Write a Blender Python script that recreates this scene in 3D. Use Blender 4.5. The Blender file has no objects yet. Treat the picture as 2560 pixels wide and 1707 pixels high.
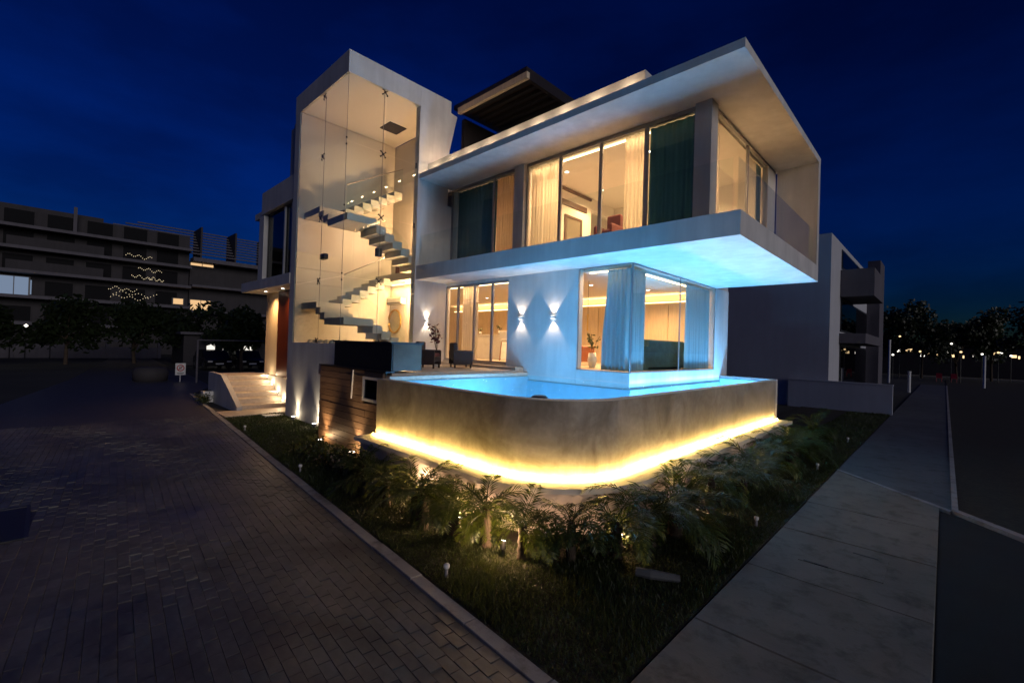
import bpy, bmesh, math, random
from math import radians as RAD, sin, cos, pi
from mathutils import Vector, Matrix
import numpy as np
random.seed(7); rng = np.random.default_rng(7)
sc = bpy.context.scene
C = sc.collection

# ------------------------------------------------------------------ camera
YAW, PITCH, ROLL, HC, FPX = RAD(-43.905), RAD(0.5575), RAD(1.83), 2.5, 1125.53
_fw = Vector((sin(YAW)*cos(PITCH), cos(YAW)*cos(PITCH), sin(PITCH)))
_r = Vector((cos(YAW), -sin(YAW), 0)); _u = _r.cross(_fw)
_r2 = cos(ROLL)*_r + sin(ROLL)*_u; _u2 = -sin(ROLL)*_r + cos(ROLL)*_u
cam = bpy.data.cameras.new('camera'); camo = bpy.data.objects.new('camera', cam); C.objects.link(camo)
cam.sensor_width = 36; cam.sensor_fit = 'HORIZONTAL'; cam.lens = FPX/2560*36
cam.clip_start = 0.05; cam.clip_end = 2000
m3 = Matrix((_r2, _u2, -_fw)).transposed()
camo.matrix_world = Matrix.Translation((0, 0, HC)) @ m3.to_4x4()
sc.camera = camo
def project(p):
    d = Vector(p) - Vector((0, 0, HC)); w = d.dot(_fw)
    if w < 0.05: return None
    return 1280 + FPX*d.dot(_r2)/w, 853.5 - FPX*d.dot(_u2)/w

# ------------------------------------------------------------------ sky, sun, exposure
SUN_AZ, SUN_EL = 96, 15          # degrees: azimuth from +Y towards +X, elevation
world = bpy.data.worlds.new('World'); sc.world = world; world.use_nodes = True
wn = world.node_tree; bg = wn.nodes['Background']
sky = wn.nodes.new('ShaderNodeTexSky'); sky.sky_type = 'NISHITA'; sky.sun_disc = False
sky.sun_elevation = RAD(1.2); sky.sun_rotation = RAD(SUN_AZ); sky.ozone_density = 6.5; sky.air_density = 1.0; sky.dust_density = 0.0
gam = wn.nodes.new('ShaderNodeGamma'); gam.inputs[1].default_value = 1.5
wn.links.new(sky.outputs[0], gam.inputs[0])
_tc = wn.nodes.new('ShaderNodeTexCoord'); _mp = wn.nodes.new('ShaderNodeMapping'); _mp.inputs['Scale'].default_value = (1.6, 1.6, 4.5)
_nz = wn.nodes.new('ShaderNodeTexNoise'); _nz.inputs['Scale'].default_value = 1.5; _nz.inputs['Detail'].default_value = 6; _nz.inputs['Roughness'].default_value = .55
_cr = wn.nodes.new('ShaderNodeValToRGB'); _cr.color_ramp.elements[0].position = .38; _cr.color_ramp.elements[0].color = (.62, .62, .64, 1); _cr.color_ramp.elements[1].position = .62; _cr.color_ramp.elements[1].color = (1, 1, 1, 1)
_mm = wn.nodes.new('ShaderNodeMixRGB'); _mm.blend_type = 'MULTIPLY'; _mm.inputs[0].default_value = 1
wn.links.new(_tc.outputs['Generated'], _mp.inputs[0]); wn.links.new(_mp.outputs[0], _nz.inputs['Vector']); wn.links.new(_nz.outputs['Fac'], _cr.inputs[0])
wn.links.new(gam.outputs[0], _mm.inputs[1]); wn.links.new(_cr.outputs[0], _mm.inputs[2]); wn.links.new(_mm.outputs[0], bg.inputs[0])
bg.inputs[1].default_value = 0.115
sun = bpy.data.lights.new('sun', 'SUN'); sun.energy = 0.62; sun.angle = RAD(25); sun.color = (1.0, 0.92, 0.86)  # added sun lamp standing in for dusk glow and street light
suno = bpy.data.objects.new('sun', sun); C.objects.link(suno)
_sd = Vector((sin(RAD(SUN_AZ))*cos(RAD(SUN_EL)), cos(RAD(SUN_AZ))*cos(RAD(SUN_EL)), sin(RAD(SUN_EL))))
suno.rotation_euler = _sd.to_track_quat('Z', 'Y').to_euler(); suno.location = (20, -10, 20)
sc.view_settings.view_transform = 'Standard'; sc.view_settings.look = 'None'
sc.view_settings.exposure = 0.0; sc.view_settings.gamma = 1.0; sc.view_settings.use_curve_mapping = False
cy = sc.cycles
cy.use_denoising = True
try: cy.denoiser = 'OPENIMAGEDENOISE'
except Exception: pass
cy.max_bounces = 10; cy.diffuse_bounces = 4; cy.glossy_bounces = 4; cy.transmission_bounces = 6; cy.transparent_max_bounces = 32
cy.sample_clamp_indirect = 4.0; cy.caustics_reflective = False; cy.caustics_refractive = False

# ------------------------------------------------------------------ helpers
def tag(o, label=None, cat=None, group=None, kind=None):
    if label: o['label'] = label
    if cat: o['category'] = cat
    if group: o['group'] = group
    if kind: o['kind'] = kind
    return o
def root_loc(p):
    while p is not None and p.parent is not None: p = p.parent
    return Vector(p.location) if p is not None else Vector((0, 0, 0))
def thing(name, label, cat, loc=(0, 0, 0), group=None):
    o = bpy.data.objects.new(name, None); C.objects.link(o); o.location = loc; o.empty_display_size = 0.2
    return tag(o, label, cat, group)
def part(name, parent, label=None):
    o = bpy.data.objects.new(name, None); C.objects.link(o); o.parent = parent; o.empty_display_size = 0.2
    if label: o['label'] = label
    return o
class MB:
    def __init__(s): s.v = []; s.f = []
    def add(s, vs, fs):
        n = len(s.v); s.v += [tuple(map(float, q)) for q in vs]; s.f += [tuple(i+n for i in f) for f in fs]; return s
    def box(s, x0, x1, y0, y1, z0, z1):
        if x0 > x1: x0, x1 = x1, x0
        if y0 > y1: y0, y1 = y1, y0
        if z0 > z1: z0, z1 = z1, z0
        return s.add([(x0,y0,z0),(x1,y0,z0),(x1,y1,z0),(x0,y1,z0),(x0,y0,z1),(x1,y0,z1),(x1,y1,z1),(x0,y1,z1)],
                     [(0,3,2,1),(4,5,6,7),(0,1,5,4),(1,2,6,5),(2,3,7,6),(3,0,4,7)])
    def cbox(s, x0, x1, y0, y1, z0, z1, c=0.01):
        """box with its upper edges chamfered"""
        return s.add([(x0,y0,z0),(x1,y0,z0),(x1,y1,z0),(x0,y1,z0),(x0,y0,z1-c),(x1,y0,z1-c),(x1,y1,z1-c),(x0,y1,z1-c),
                      (x0+c,y0+c,z1),(x1-c,y0+c,z1),(x1-c,y1-c,z1),(x0+c,y1-c,z1)],
                     [(0,3,2,1),(8,9,10,11),(0,1,5,4),(1,2,6,5),(2,3,7,6),(3,0,4,7),(4,5,9,8),(5,6,10,9),(6,7,11,10),(7,4,8,11)])
    def prism(s, poly, z0, z1):
        n = len(poly)
        return s.add([(x,y,z0) for x,y in poly]+[(x,y,z1) for x,y in poly],
                     [tuple(range(n))[::-1], tuple(range(n, 2*n))]+[(i,(i+1)%n,n+(i+1)%n,n+i) for i in range(n)])
    def prism_x(s, polyyz, x0, x1):
        n = len(polyyz)
        return s.add([(x0,y,z) for y,z in polyyz]+[(x1,y,z) for y,z in polyyz],
                     [tuple(range(n))[::-1], tuple(range(n, 2*n))]+[(i,(i+1)%n,n+(i+1)%n,n+i) for i in range(n)])
    def prism_y(s, polyxz, y0, y1):
        n = len(polyxz)
        return s.add([(x,y0,z) for x,z in polyxz]+[(x,y1,z) for x,z in polyxz],
                     [tuple(range(n)), tuple(range(n, 2*n))[::-1]]+[(i,n+i,n+(i+1)%n,(i+1)%n) for i in range(n)])
    def tube(s, pts, r, n=8):
        pts = [Vector(p) for p in pts]; rs = r if isinstance(r, (list, tuple)) else [r]*len(pts)
        vs = []; fs = []; up = None
        for i, p in enumerate(pts):
            t = (pts[min(i+1, len(pts)-1)] - pts[max(i-1, 0)]).normalized()
            a = t.orthogonal().normalized() if up is None else (up - t*up.dot(t)).normalized()
            up = a; b = t.cross(a)
            for k in range(n):
                q = p + rs[i]*(cos(2*pi*k/n)*a + sin(2*pi*k/n)*b); vs.append(q)
        for i in range(len(pts)-1):
            for k in range(n): fs.append((i*n+k, i*n+(k+1)%n, (i+1)*n+(k+1)%n, (i+1)*n+k))
        fs.append(tuple(range(n))[::-1]); fs.append(tuple(range((len(pts)-1)*n, len(pts)*n)))
        return s.add(vs, fs)
    def lathe(s, cx, cy_, prof, n=16):
        vs = []; fs = []
        for r, z in prof:
            for k in range(n): vs.append((cx+r*cos(2*pi*k/n), cy_+r*sin(2*pi*k/n), z))
        m = len(prof)
        for i in range(m-1):
            for k in range(n): fs.append((i*n+k, i*n+(k+1)%n, (i+1)*n+(k+1)%n, (i+1)*n+k))
        fs.append(tuple(range(n))[::-1]); fs.append(tuple(range((m-1)*n, m*n)))
        return s.add(vs, fs)
    def sweep(s, inner, outer, z0, z1):
        """solid between two open plan paths"""
        n = len(inner); vs = []
        for (a, b), (c, d) in zip(inner, outer): vs += [(a,b,z0),(c,d,z0),(c,d,z1),(a,b,z1)]
        fs = []
        for i in range(n-1):
            k = 4*i
            for j in range(4): fs.append((k+j, k+(j+1)%4, k+4+(j+1)%4, k+4+j))
        fs += [(0,3,2,1), (4*n-4,4*n-3,4*n-2,4*n-1)]
        return s.add(vs, fs)
    def mesh(s, name, smooth=False, fix=True):
        me = bpy.data.meshes.new(name); me.from_pydata(s.v, [], s.f); me.update()
        if fix:
            b = bmesh.new(); b.from_mesh(me); bmesh.ops.recalc_face_normals(b, faces=b.faces); b.to_mesh(me); b.free()
        if smooth:
            me.polygons.foreach_set('use_smooth', [True]*len(me.polygons))
        return me
    def build(s, name, mat, parent=None, label=None, cat=None, group=None, kind=None, smooth=False, fix=True):
        v = np.array(s.v)
        if parent is None:
            lo, hi = v.min(0), v.max(0); org = Vector(((lo[0]+hi[0])/2, (lo[1]+hi[1])/2, lo[2]))
        else: org = root_loc(parent)
        s.v = [tuple(q) for q in (v - np.array(org))]
        me = s.mesh(name, smooth, fix); me.materials.append(MAT[mat] if isinstance(mat, str) else mat)
        o = bpy.data.objects.new(name, me); C.objects.link(o)
        if parent is None: o.location = org
        else: o.parent = parent
        return tag(o, label, cat, group, kind)
def box(name, mat, parent, *b, **k): return MB().box(*b).build(name, mat, parent, **k)
def place(name, me, parent, loc, rot=(0, 0, 0), scale=(1, 1, 1)):
    o = bpy.data.objects.new(name, me); C.objects.link(o); o.parent = parent
    o.location = Vector(loc) - root_loc(parent) if parent else loc
    o.rotation_euler = rot; o.scale = scale
    return o
def light(kind, name, parent, loc, energy, color, aim=None, **kw):
    L = bpy.data.lights.new(name, kind); L.energy = energy; L.color = color
    for k, v in kw.items(): setattr(L, k, v)
    o = bpy.data.objects.new(name, L); C.objects.link(o)
    o.parent = parent; o.location = Vector(loc) - (root_loc(parent) if parent else Vector())
    if aim is not None: o.rotation_euler = (Vector(aim)-Vector(loc)).to_track_quat('-Z', 'Y').to_euler()
    return o

# ------------------------------------------------------------------ materials
MAT = {}
def nodes(name):
    m = bpy.data.materials.new(name); m.use_nodes = True; MAT[name] = m
    nt = m.node_tree; b = nt.nodes['Principled BSDF']
    return m, nt, b
def N(nt, t, **kw):
    n = nt.nodes.new('ShaderNode'+t)
    for k, v in kw.items():
        if k.startswith('i_'): n.inputs[int(k[2:])].default_value = v
        else: setattr(n, k, v)
    return n
def L(nt, a, b): nt.links.new(a, b)
def mapping(nt, scale=(1, 1, 1), coord='Object'):
    tc = N(nt, 'TexCoord'); mp = N(nt, 'Mapping'); mp.inputs['Scale'].default_value = scale
    L(nt, tc.outputs[coord], mp.inputs[0]); return mp.outputs[0]
def noise(nt, vec, scale, detail=4, rough=.55, dist=0):
    n = N(nt, 'TexNoise'); n.inputs['Scale'].default_value = scale; n.inputs['Detail'].default_value = detail
    n.inputs['Roughness'].default_value = rough; n.inputs['Distortion'].default_value = dist
    if vec is not None: L(nt, vec, n.inputs['Vector'])
    return n.outputs['Fac']
def ramp(nt, fac, stops):
    r = N(nt, 'ValToRGB'); e = r.color_ramp.elements
    while len(e) < len(stops): e.new(0.5)
    for el, (p, c) in zip(e, stops): el.position = p; el.color = (*c, 1)
    L(nt, fac, r.inputs[0]); return r.outputs[0]
def bump(nt, b, h, strength, dist=0.01):
    n = N(nt, 'Bump'); n.inputs['Strength'].default_value = strength; n.inputs['Distance'].default_value = dist
    L(nt, h, n.inputs['Height']); L(nt, n.outputs[0], b.inputs['Normal'])
def simple(name, col, rough=.6, var=.12, nscale=6, bstr=.15, bscale=60, metal=0, spec=.5, bdist=.004, stretch=(1, 1, 1)):
    m, nt, b = nodes(name)
    v = mapping(nt, stretch); f = noise(nt, v, nscale)
    lo = tuple(c*(1-var) for c in col); hi = tuple(min(1, c*(1+var)) for c in col)
    L(nt, ramp(nt, f, [(.3, lo), (.7, hi)]), b.inputs['Base Color'])
    b.inputs['Roughness'].default_value = rough; b.inputs['Metallic'].default_value = metal
    b.inputs['Specular IOR Level'].default_value = spec
    if bstr: bump(nt, b, noise(nt, v, bscale, 3), bstr, bdist)
    return m
def emit(name, col, strength):
    m = bpy.data.materials.new(name); m.use_nodes = True; MAT[name] = m; nt = m.node_tree
    nt.nodes.remove(nt.nodes['Principled BSDF']); e = N(nt, 'Emission'); e.inputs[0].default_value = (*col, 1); e.inputs[1].default_value = strength
    L(nt, e.outputs[0], nt.nodes['Material Output'].inputs[0]); return m
def glass(name, tint=(.96, .98, .97), ior=1.45, rough=0.0, boost=1.0):
    m = bpy.data.materials.new(name); m.use_nodes = True; MAT[name] = m; nt = m.node_tree
    nt.nodes.remove(nt.nodes['Principled BSDF'])
    t = N(nt, 'BsdfTransparent'); t.inputs[0].default_value = (*tint, 1)
    g = N(nt, 'BsdfGlossy'); g.inputs['Roughness'].default_value = rough; g.inputs[0].default_value = (1, 1, 1, 1)
    lwt = N(nt, 'LayerWeight'); pw_ = N(nt, 'Math', operation='POWER'); L(nt, lwt.outputs['Facing'], pw_.inputs[0]); pw_.inputs[1].default_value = 5
    lwt.inputs[0].default_value = .5
    mu = N(nt, 'Math', operation='MULTIPLY_ADD', use_clamp=True); L(nt, pw_.outputs[0], mu.inputs[0]); mu.inputs[1].default_value = .6; mu.inputs[2].default_value = .03*boost
    mx = N(nt, 'MixShader'); L(nt, mu.outputs[0], mx.inputs[0]); L(nt, t.outputs[0], mx.inputs[1]); L(nt, g.outputs[0], mx.inputs[2])
    L(nt, mx.outputs[0], nt.nodes['Material Output'].inputs[0]); return m
def cloth(name, col, trans, mixf=.45):
    m = bpy.data.materials.new(name); m.use_nodes = True; MAT[name] = m; nt = m.node_tree
    nt.nodes.remove(nt.nodes['Principled BSDF'])
    v = mapping(nt, (140, 140, 3)); f = noise(nt, v, 1, 2)
    c = ramp(nt, f, [(.3, tuple(x*.85 for x in col)), (.7, col)])
    d = N(nt, 'BsdfDiffuse'); L(nt, c, d.inputs[0])
    t = N(nt, 'BsdfTranslucent'); t.inputs[0].default_value = (*trans, 1)
    mx = N(nt, 'MixShader'); mx.inputs[0].default_value = mixf
    L(nt, d.outputs[0], mx.inputs[1]); L(nt, t.outputs[0], mx.inputs[2]); L(nt, mx.outputs[0], nt.nodes['Material Output'].inputs[0]); return m

def stucco(name, col, var=.11):
    m, nt, b = nodes(name); v = mapping(nt)
    f = noise(nt, v, .9, 5, .6); g = noise(nt, mapping(nt, (3, 3, .35)), 1.0, 4, .6)
    mm = N(nt, 'Math', operation='MULTIPLY'); L(nt, f, mm.inputs[0]); L(nt, g, mm.inputs[1])
    L(nt, ramp(nt, mm.outputs[0], [(.12, tuple(c*(1-var*2) for c in col)), (.35, col)]), b.inputs['Base Color'])
    b.inputs['Roughness'].default_value = .75; b.inputs['Specular IOR Level'].default_value = .3
    bump(nt, b, noise(nt, v, 55, 4), .12, .004)
stucco('white_stucco', (.78, .77, .75)); stucco('grey_stucco', (.60, .59, .59)); stucco('slate_render', (.55, .56, .60), .05)
stucco('interior_white', (.80, .76, .70), .02); stucco('interior_warm', (.78, .66, .48), .02); stucco('ceiling_white', (.82, .77, .70), .02)
stucco('dark_building', (.055, .05, .055), .1); stucco('mid_building', (.14, .13, .15), .1)
simple('concrete_step', (.68, .66, .62), .7, .08, 3); simple('travertine', (.58, .49, .39), .45, .12, 2.5, stretch=(1, 4, 4))
simple('frame_grey', (.33, .32, .33), .5, .05, metal=.1, bstr=0); simple('frame_dark', (.06, .06, .065), .4, .05, metal=.5, bstr=0)
simple('frame_white', (.7, .7, .7), .4, .03, bstr=0); simple('black_metal', (.02, .02, .022), .45, .1, bstr=0); simple('steel', (.55, .55, .56), .25, .05, metal=1, bstr=0)
simple('white_paint', (.78, .78, .77), .5, .04, bstr=.05); simple('dark_panel', (.03, .024, .02), .4, .2, 3); simple('slat_brown', (.07, .04, .025), .5, .2, 4)
simple('door_wood', (.11, .022, .008), .35, .35, 2.0, .1, 30, stretch=(14, 14, 1)); simple('cabinet_wood', (.72, .58, .40), .45, .12, 2.0, .05, 30, stretch=(10, 10, 1))
simple('soil', (.022, .018, .011), .9, .4, 8, .6, 30, bdist=.03); simple('far_ground', (.025, .026, .022), .9, .4, .3, .4, 4, bdist=.05)
simple('asphalt', (.009, .009, .009), .8, .3, 1.5, .5, 80, bdist=.01)
simple('trunk', (.06, .042, .028), .9, .4, 12, .8, 40, bdist=.02); simple('gold', (.75, .45, .12), .3, .1, metal=.9, bstr=0)
simple('leather_brown', (.32, .10, .035), .5, .15, 6); simple('sofa_teal', (.05, .11, .11), .8, .2, 6, .3, 90); simple('rattan_dark', (.035, .018, .014), .7, .3, 30, .6, 80)
simple('maroon_fabric', (.10, .02, .02), .8, .2, 8); simple('ceramic_white', (.75, .73, .70), .25, .04, bstr=0); simple('stone_teal', (.11, .075, .05), .3, .25, 2.5, .1, 30)
simple('mirror_glass', (.6, .55, .45), .15, .05, metal=.8, bstr=0); simple('car_paint', (.012, .012, .015), .25, .1, bstr=0); simple('tyre_rubber', (.015, .015, .015), .9, .1, bstr=0)
simple('sign_white', (.7, .7, .7), .5, .05, bstr=0); simple('sign_red', (.55, .03, .03), .5, .05, bstr=0); simple('sign_black', (.02, .02, .02), .5, .05, bstr=0)
simple('pebble', (.62, .60, .56), .6, .2, 20); simple('far_pane', (.012, .012, .014), .6, .1, bstr=0, spec=.05); simple('red_plastic', (.45, .03, .05), .4, .1, bstr=0)

def leafmat(name, col, trans):
    m = bpy.data.materials.new(name); m.use_nodes = True; MAT[name] = m; nt = m.node_tree; b = nt.nodes['Principled BSDF']
    v = mapping(nt); f = noise(nt, v, 5, 3)
    L(nt, ramp(nt, f, [(.3, tuple(c*.55 for c in col)), (.7, tuple(c*1.25 for c in col))]), b.inputs['Base Color'])
    b.inputs['Roughness'].default_value = .42
    t = N(nt, 'BsdfTranslucent'); t.inputs[0].default_value = (*trans, 1)
    mx = N(nt, 'MixShader'); mx.inputs[0].default_value = .35
    L(nt, b.outputs[0], mx.inputs[1]); L(nt, t.outputs[0], mx.inputs[2]); L(nt, mx.outputs[0], nt.nodes['Material Output'].inputs[0])
leafmat('palm_leaf', (.055, .085, .02), (.10, .13, .015)); leafmat('shrub_leaf', (.06, .08, .025), (.09, .11, .02))
leafmat('grass_blade', (.05, .07, .02), (.07, .09, .015)); leafmat('tree_leaf', (.03, .045, .018), (.03, .05, .01)); leafmat('petal', (.6, .5, .35), (.4, .35, .2))

# pool stone: blotchy plaster with mineral streaks below the overflow rim
m, nt, b = nodes('pool_stone')
v = mapping(nt); f1 = noise(nt, v, 1.4, 6, .62, .8); f2 = noise(nt, mapping(nt, (2.2, 2.2, 1.0)), 1.0, 4, .6, .8); f3 = noise(nt, v, 11, 5, .65)
c1 = ramp(nt, f1, [(.34, (.28, .26, .225)), (.5, (.39, .37, .335)), (.66, (.49, .465, .43))])
c2 = ramp(nt, f2, [(.36, (.52, .48, .42)), (.52, (1, 1, 1))])
mx = N(nt, 'MixRGB', blend_type='MULTIPLY'); mx.inputs[0].default_value = .4; L(nt, c1, mx.inputs[1]); L(nt, c2, mx.inputs[2])
c3 = ramp(nt, f3, [(.35, (.78, .76, .73)), (.65, (1, 1, 1))])
mx2 = N(nt, 'MixRGB', blend_type='MULTIPLY'); mx2.inputs[0].default_value = .6; L(nt, mx.outputs[0], mx2.inputs[1]); L(nt, c3, mx2.inputs[2])
L(nt, mx2.outputs[0], b.inputs['Base Color'])
L(nt, ramp(nt, f2, [(.4, (.3, .3, .3)), (.6, (.65, .65, .65))]), b.inputs['Roughness']); bump(nt, b, f3, .25, .006)
simple('ledge_stone', (.75, .70, .58), .5, .08, 3); simple('plinth_white', (.62, .55, .50), .7, .1, 2)
simple('pool_tile', (.34, .62, .74), .35, .12, 3, .1, 20)
# wood cladding: each plank takes its own tone
m, nt, b = nodes('plank_wood')
oi = N(nt, 'ObjectInfo'); v = mapping(nt, (1.2, 9, 22)); f = noise(nt, v, 2.2, 5, .6, .6)
hs = N(nt, 'HueSaturation'); L(nt, ramp(nt, f, [(.3, (.14, .082, .048)), (.7, (.29, .19, .115))]), hs.inputs['Color'])
mr = N(nt, 'MapRange'); mr.inputs[3].default_value = .7; mr.inputs[4].default_value = 1.25; L(nt, oi.outputs['Random'], mr.inputs[0]); L(nt, mr.outputs[0], hs.inputs['Value'])
L(nt, hs.outputs[0], b.inputs['Base Color']); b.inputs['Roughness'].default_value = .5; bump(nt, b, f, .3, .004)
# pavers
m, nt, b = nodes('paver_stone')
v = mapping(nt); oi = N(nt, 'ObjectInfo'); geo = N(nt, 'NewGeometry')
f = noise(nt, v, 9, 5, .6); g = noise(nt, v, .55, 3, .5)
pt = noise(nt, geo.outputs['Position'], .7, 6, .65, .8)
mxp = N(nt, 'MixRGB', blend_type='MULTIPLY'); mxp.inputs[0].default_value = .9; L(nt, ramp(nt, f, [(.3, (.10, .096, .092)), (.7, (.15, .145, .138))]), mxp.inputs[1]); L(nt, ramp(nt, pt, [(.36, (.45, .44, .44)), (.6, (1.1, 1.08, 1.05))]), mxp.inputs[2])
hs = N(nt, 'HueSaturation'); L(nt, mxp.outputs[0], hs.inputs['Color'])
ad = N(nt, 'Math', operation='ADD'); L(nt, geo.outputs['Random Per Island'], ad.inputs[0]); L(nt, oi.outputs['Random'], ad.inputs[1])
fr = N(nt, 'Math', operation='FRACT'); L(nt, ad.outputs[0], fr.inputs[0])
mr = N(nt, 'MapRange'); mr.inputs[3].default_value = .85; mr.inputs[4].default_value = 1.12; L(nt, fr.outputs[0], mr.inputs[0]); L(nt, mr.outputs[0], hs.inputs['Value'])
L(nt, hs.outputs[0], b.inputs['Base Color']); L(nt, ramp(nt, g, [(.35, (.30, .30, .30)), (.65, (.5, .5, .5))]), b.inputs['Roughness']); bump(nt, b, f, .5, .006)
# far road: the same stone with its courses too far away to tell apart
m, nt, b = nodes('road_stone')
v = mapping(nt); f = noise(nt, v, 5, 5, .6); br = N(nt, 'TexBrick'); br.inputs['Scale'].default_value = 5.0
mp = mapping(nt, (1, 1, 1)); L(nt, mp, br.inputs['Vector']); br.inputs['Color1'].default_value = (.066, .062, .058, 1); br.inputs['Color2'].default_value = (.09, .085, .08, 1); br.inputs['Mortar'].default_value = (.03, .03, .03, 1)
mx = N(nt, 'MixRGB', blend_type='MULTIPLY'); mx.inputs[0].default_value = .7; L(nt, br.outputs[0], mx.inputs[1]); L(nt, ramp(nt, f, [(.3, (.5, .5, .5)), (.7, (1.1, 1.1, 1.1))]), mx.inputs[2])
L(nt, mx.outputs[0], b.inputs['Base Color']); b.inputs['Roughness'].default_value = .42; bump(nt, b, f, .7, .012)
# sidewalk concrete
def concrete(name, lo, hi):
    m, nt, b = nodes(name); tc = N(nt, 'NewGeometry'); v = tc.outputs['Position']
    f = noise(nt, v, .8, 7, .66, .1); g = noise(nt, v, 45, 4, .6); st_ = noise(nt, v, 3.1, 7, .72, .2)
    mx = N(nt, 'MixRGB', blend_type='MULTIPLY'); mx.inputs[0].default_value = .8
    L(nt, ramp(nt, f, [(.3, lo), (.7, hi)]), mx.inputs[1]); L(nt, ramp(nt, st_, [(.34, (.42, .40, .38)), (.5, (1, 1, 1))]), mx.inputs[2])
    vo = N(nt, 'TexVoronoi', feature='DISTANCE_TO_EDGE'); vo.inputs['Scale'].default_value = .45; wv = N(nt, 'VectorMath', operation='ADD')
    nz = N(nt, 'TexNoise'); nz.inputs['Scale'].default_value = 2.5; L(nt, v, nz.inputs['Vector']); sc_ = N(nt, 'VectorMath', operation='SCALE'); sc_.inputs['Scale'].default_value = .5; L(nt, nz.outputs['Color'], sc_.inputs[0])
    L(nt, v, wv.inputs[0]); L(nt, sc_.outputs[0], wv.inputs[1]); L(nt, wv.outputs[0], vo.inputs['Vector'])
    cr = ramp(nt, vo.outputs['Distance'], [(.0, (.35, .35, .35)), (.008, (1, 1, 1))]); mx2 = N(nt, 'MixRGB', blend_type='MULTIPLY'); mx2.inputs[0].default_value = .22; L(nt, mx.outputs[0], mx2.inputs[1]); L(nt, cr, mx2.inputs[2])
    L(nt, mx2.outputs[0], b.inputs['Base Color']); b.inputs['Roughness'].default_value = .7; bump(nt, b, g, .5, .006)
concrete('sidewalk_concrete', (.15, .133, .105), (.23, .205, .165)); concrete('sidewalk_dark', (.07, .075, .08), (.12, .125, .13)); concrete('kerb_concrete', (.25, .24, .235), (.40, .385, .37))
# water
m = bpy.data.materials.new('water'); m.use_nodes = True; MAT['water'] = m; nt = m.node_tree
nt.nodes.remove(nt.nodes['Principled BSDF'])
t = N(nt, 'BsdfTransparent'); t.inputs[0].default_value = (.60, .90, 1.0, 1)
g = N(nt, 'BsdfGlossy'); g.inputs['Roughness'].default_value = .06; g.inputs[0].default_value = (1, 1, 1, 1)
lwt = N(nt, 'LayerWeight'); lwt.inputs[0].default_value = .5; pw_ = N(nt, 'Math', operation='POWER'); L(nt, lwt.outputs['Facing'], pw_.inputs[0]); pw_.inputs[1].default_value = 5
mu = N(nt, 'Math', operation='MULTIPLY_ADD', use_clamp=True); L(nt, pw_.outputs[0], mu.inputs[0]); mu.inputs[1].default_value = .38; mu.inputs[2].default_value = .02
v = mapping(nt, (1, 1.6, 1)); n1 = noise(nt, v, 3.4, 5, .62, 1.2); bm = N(nt, 'Bump'); bm.inputs['Strength'].default_value = 1.0; bm.inputs['Distance'].default_value = .09
L(nt, n1, bm.inputs['Height']); L(nt, bm.outputs[0], g.inputs['Normal']); L(nt, bm.outputs[0], lwt.inputs['Normal'])
mx = N(nt, 'MixShader'); L(nt, mu.outputs[0], mx.inputs[0]); L(nt, t.outputs[0], mx.inputs[1]); L(nt, g.outputs[0], mx.inputs[2]); L(nt, mx.outputs[0], nt.nodes['Material Output'].inputs[0])

glass('window_glass', (.95, .98, .96), 1.5); glass('tower_glass', (.90, .93, .90), 1.5, boost=1.3); glass('balustrade_glass', (.95, .98, .975), 1.5, boost=.6); glass('dark_glass', (.25, .3, .3), 1.5)
cloth('sheer_white', (.82, .78, .72), (.85, .78, .66), .5); cloth('blue_tint_sheer', (.34, .55, .66), (.30, .42, .46), .15); cloth('dark_drape', (.085, .19, .215), (.008, .035, .05), .15); cloth('beige_drape', (.50, .40, .30), (.62, .47, .33), .5)  # bluish sheer: white cloth with the pool's blue light put into its colour
WARM = (1.0, .54, .25); WARMW = (1.0, .74, .45); AMBER = (1.0, .60, .14); POOLB = (.26, .58, 1.0); SCON = (1.0, .80, .60)
emit('emit_warm', (1.0, .72, .38), 9); emit('emit_amber', (1.0, .62, .16), 130); emit('emit_white', (1.0, .93, .85), 9); emit('emit_pool', (.5, .85, 1.0), 9)
emit('emit_window', (1.0, .62, .30), .9); emit('emit_window_cool', (.50, .66, .95), .35); emit('emit_window_white', (1.0, .93, .82), 1.1); emit('emit_string', (1.0, .80, .5), 1.0); emit('emit_far', (1.0, .68, .34), 1.8); emit('emit_far_white', (1.0, .92, .8), 2.8)

# ================================================================== THE SETTING
g = MB().box(-400, 400, -300, 500, -.4, -.03).build('ground', 'far_ground', kind='structure')
def kerbY(x): return 2.59 + (x+2.18)*(-1.71/20.25)      # line of the kerb on the house side of the road
KD = Vector((-20.25, 1.71, 0)).normalized(); KN = Vector((-KD.y, KD.x, 0))   # along the kerb, and away from it into the road
if KN.y > 0: KN = -KN
# road bed: right edge at the kerb, left edge converging towards the far end
road = MB().prism([(3, kerbY(3)-.01), (-23.2, kerbY(-23.2)-.01), (-26.5, 5.9), (-33, 6.4), (-60, 7.8), (-60, 4.6), (-33.1, 1.0), (-22.8, -.96), (-10, -4.5), (3, -9)], -.06, -.015).build('road', 'road_stone', kind='structure')
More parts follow.
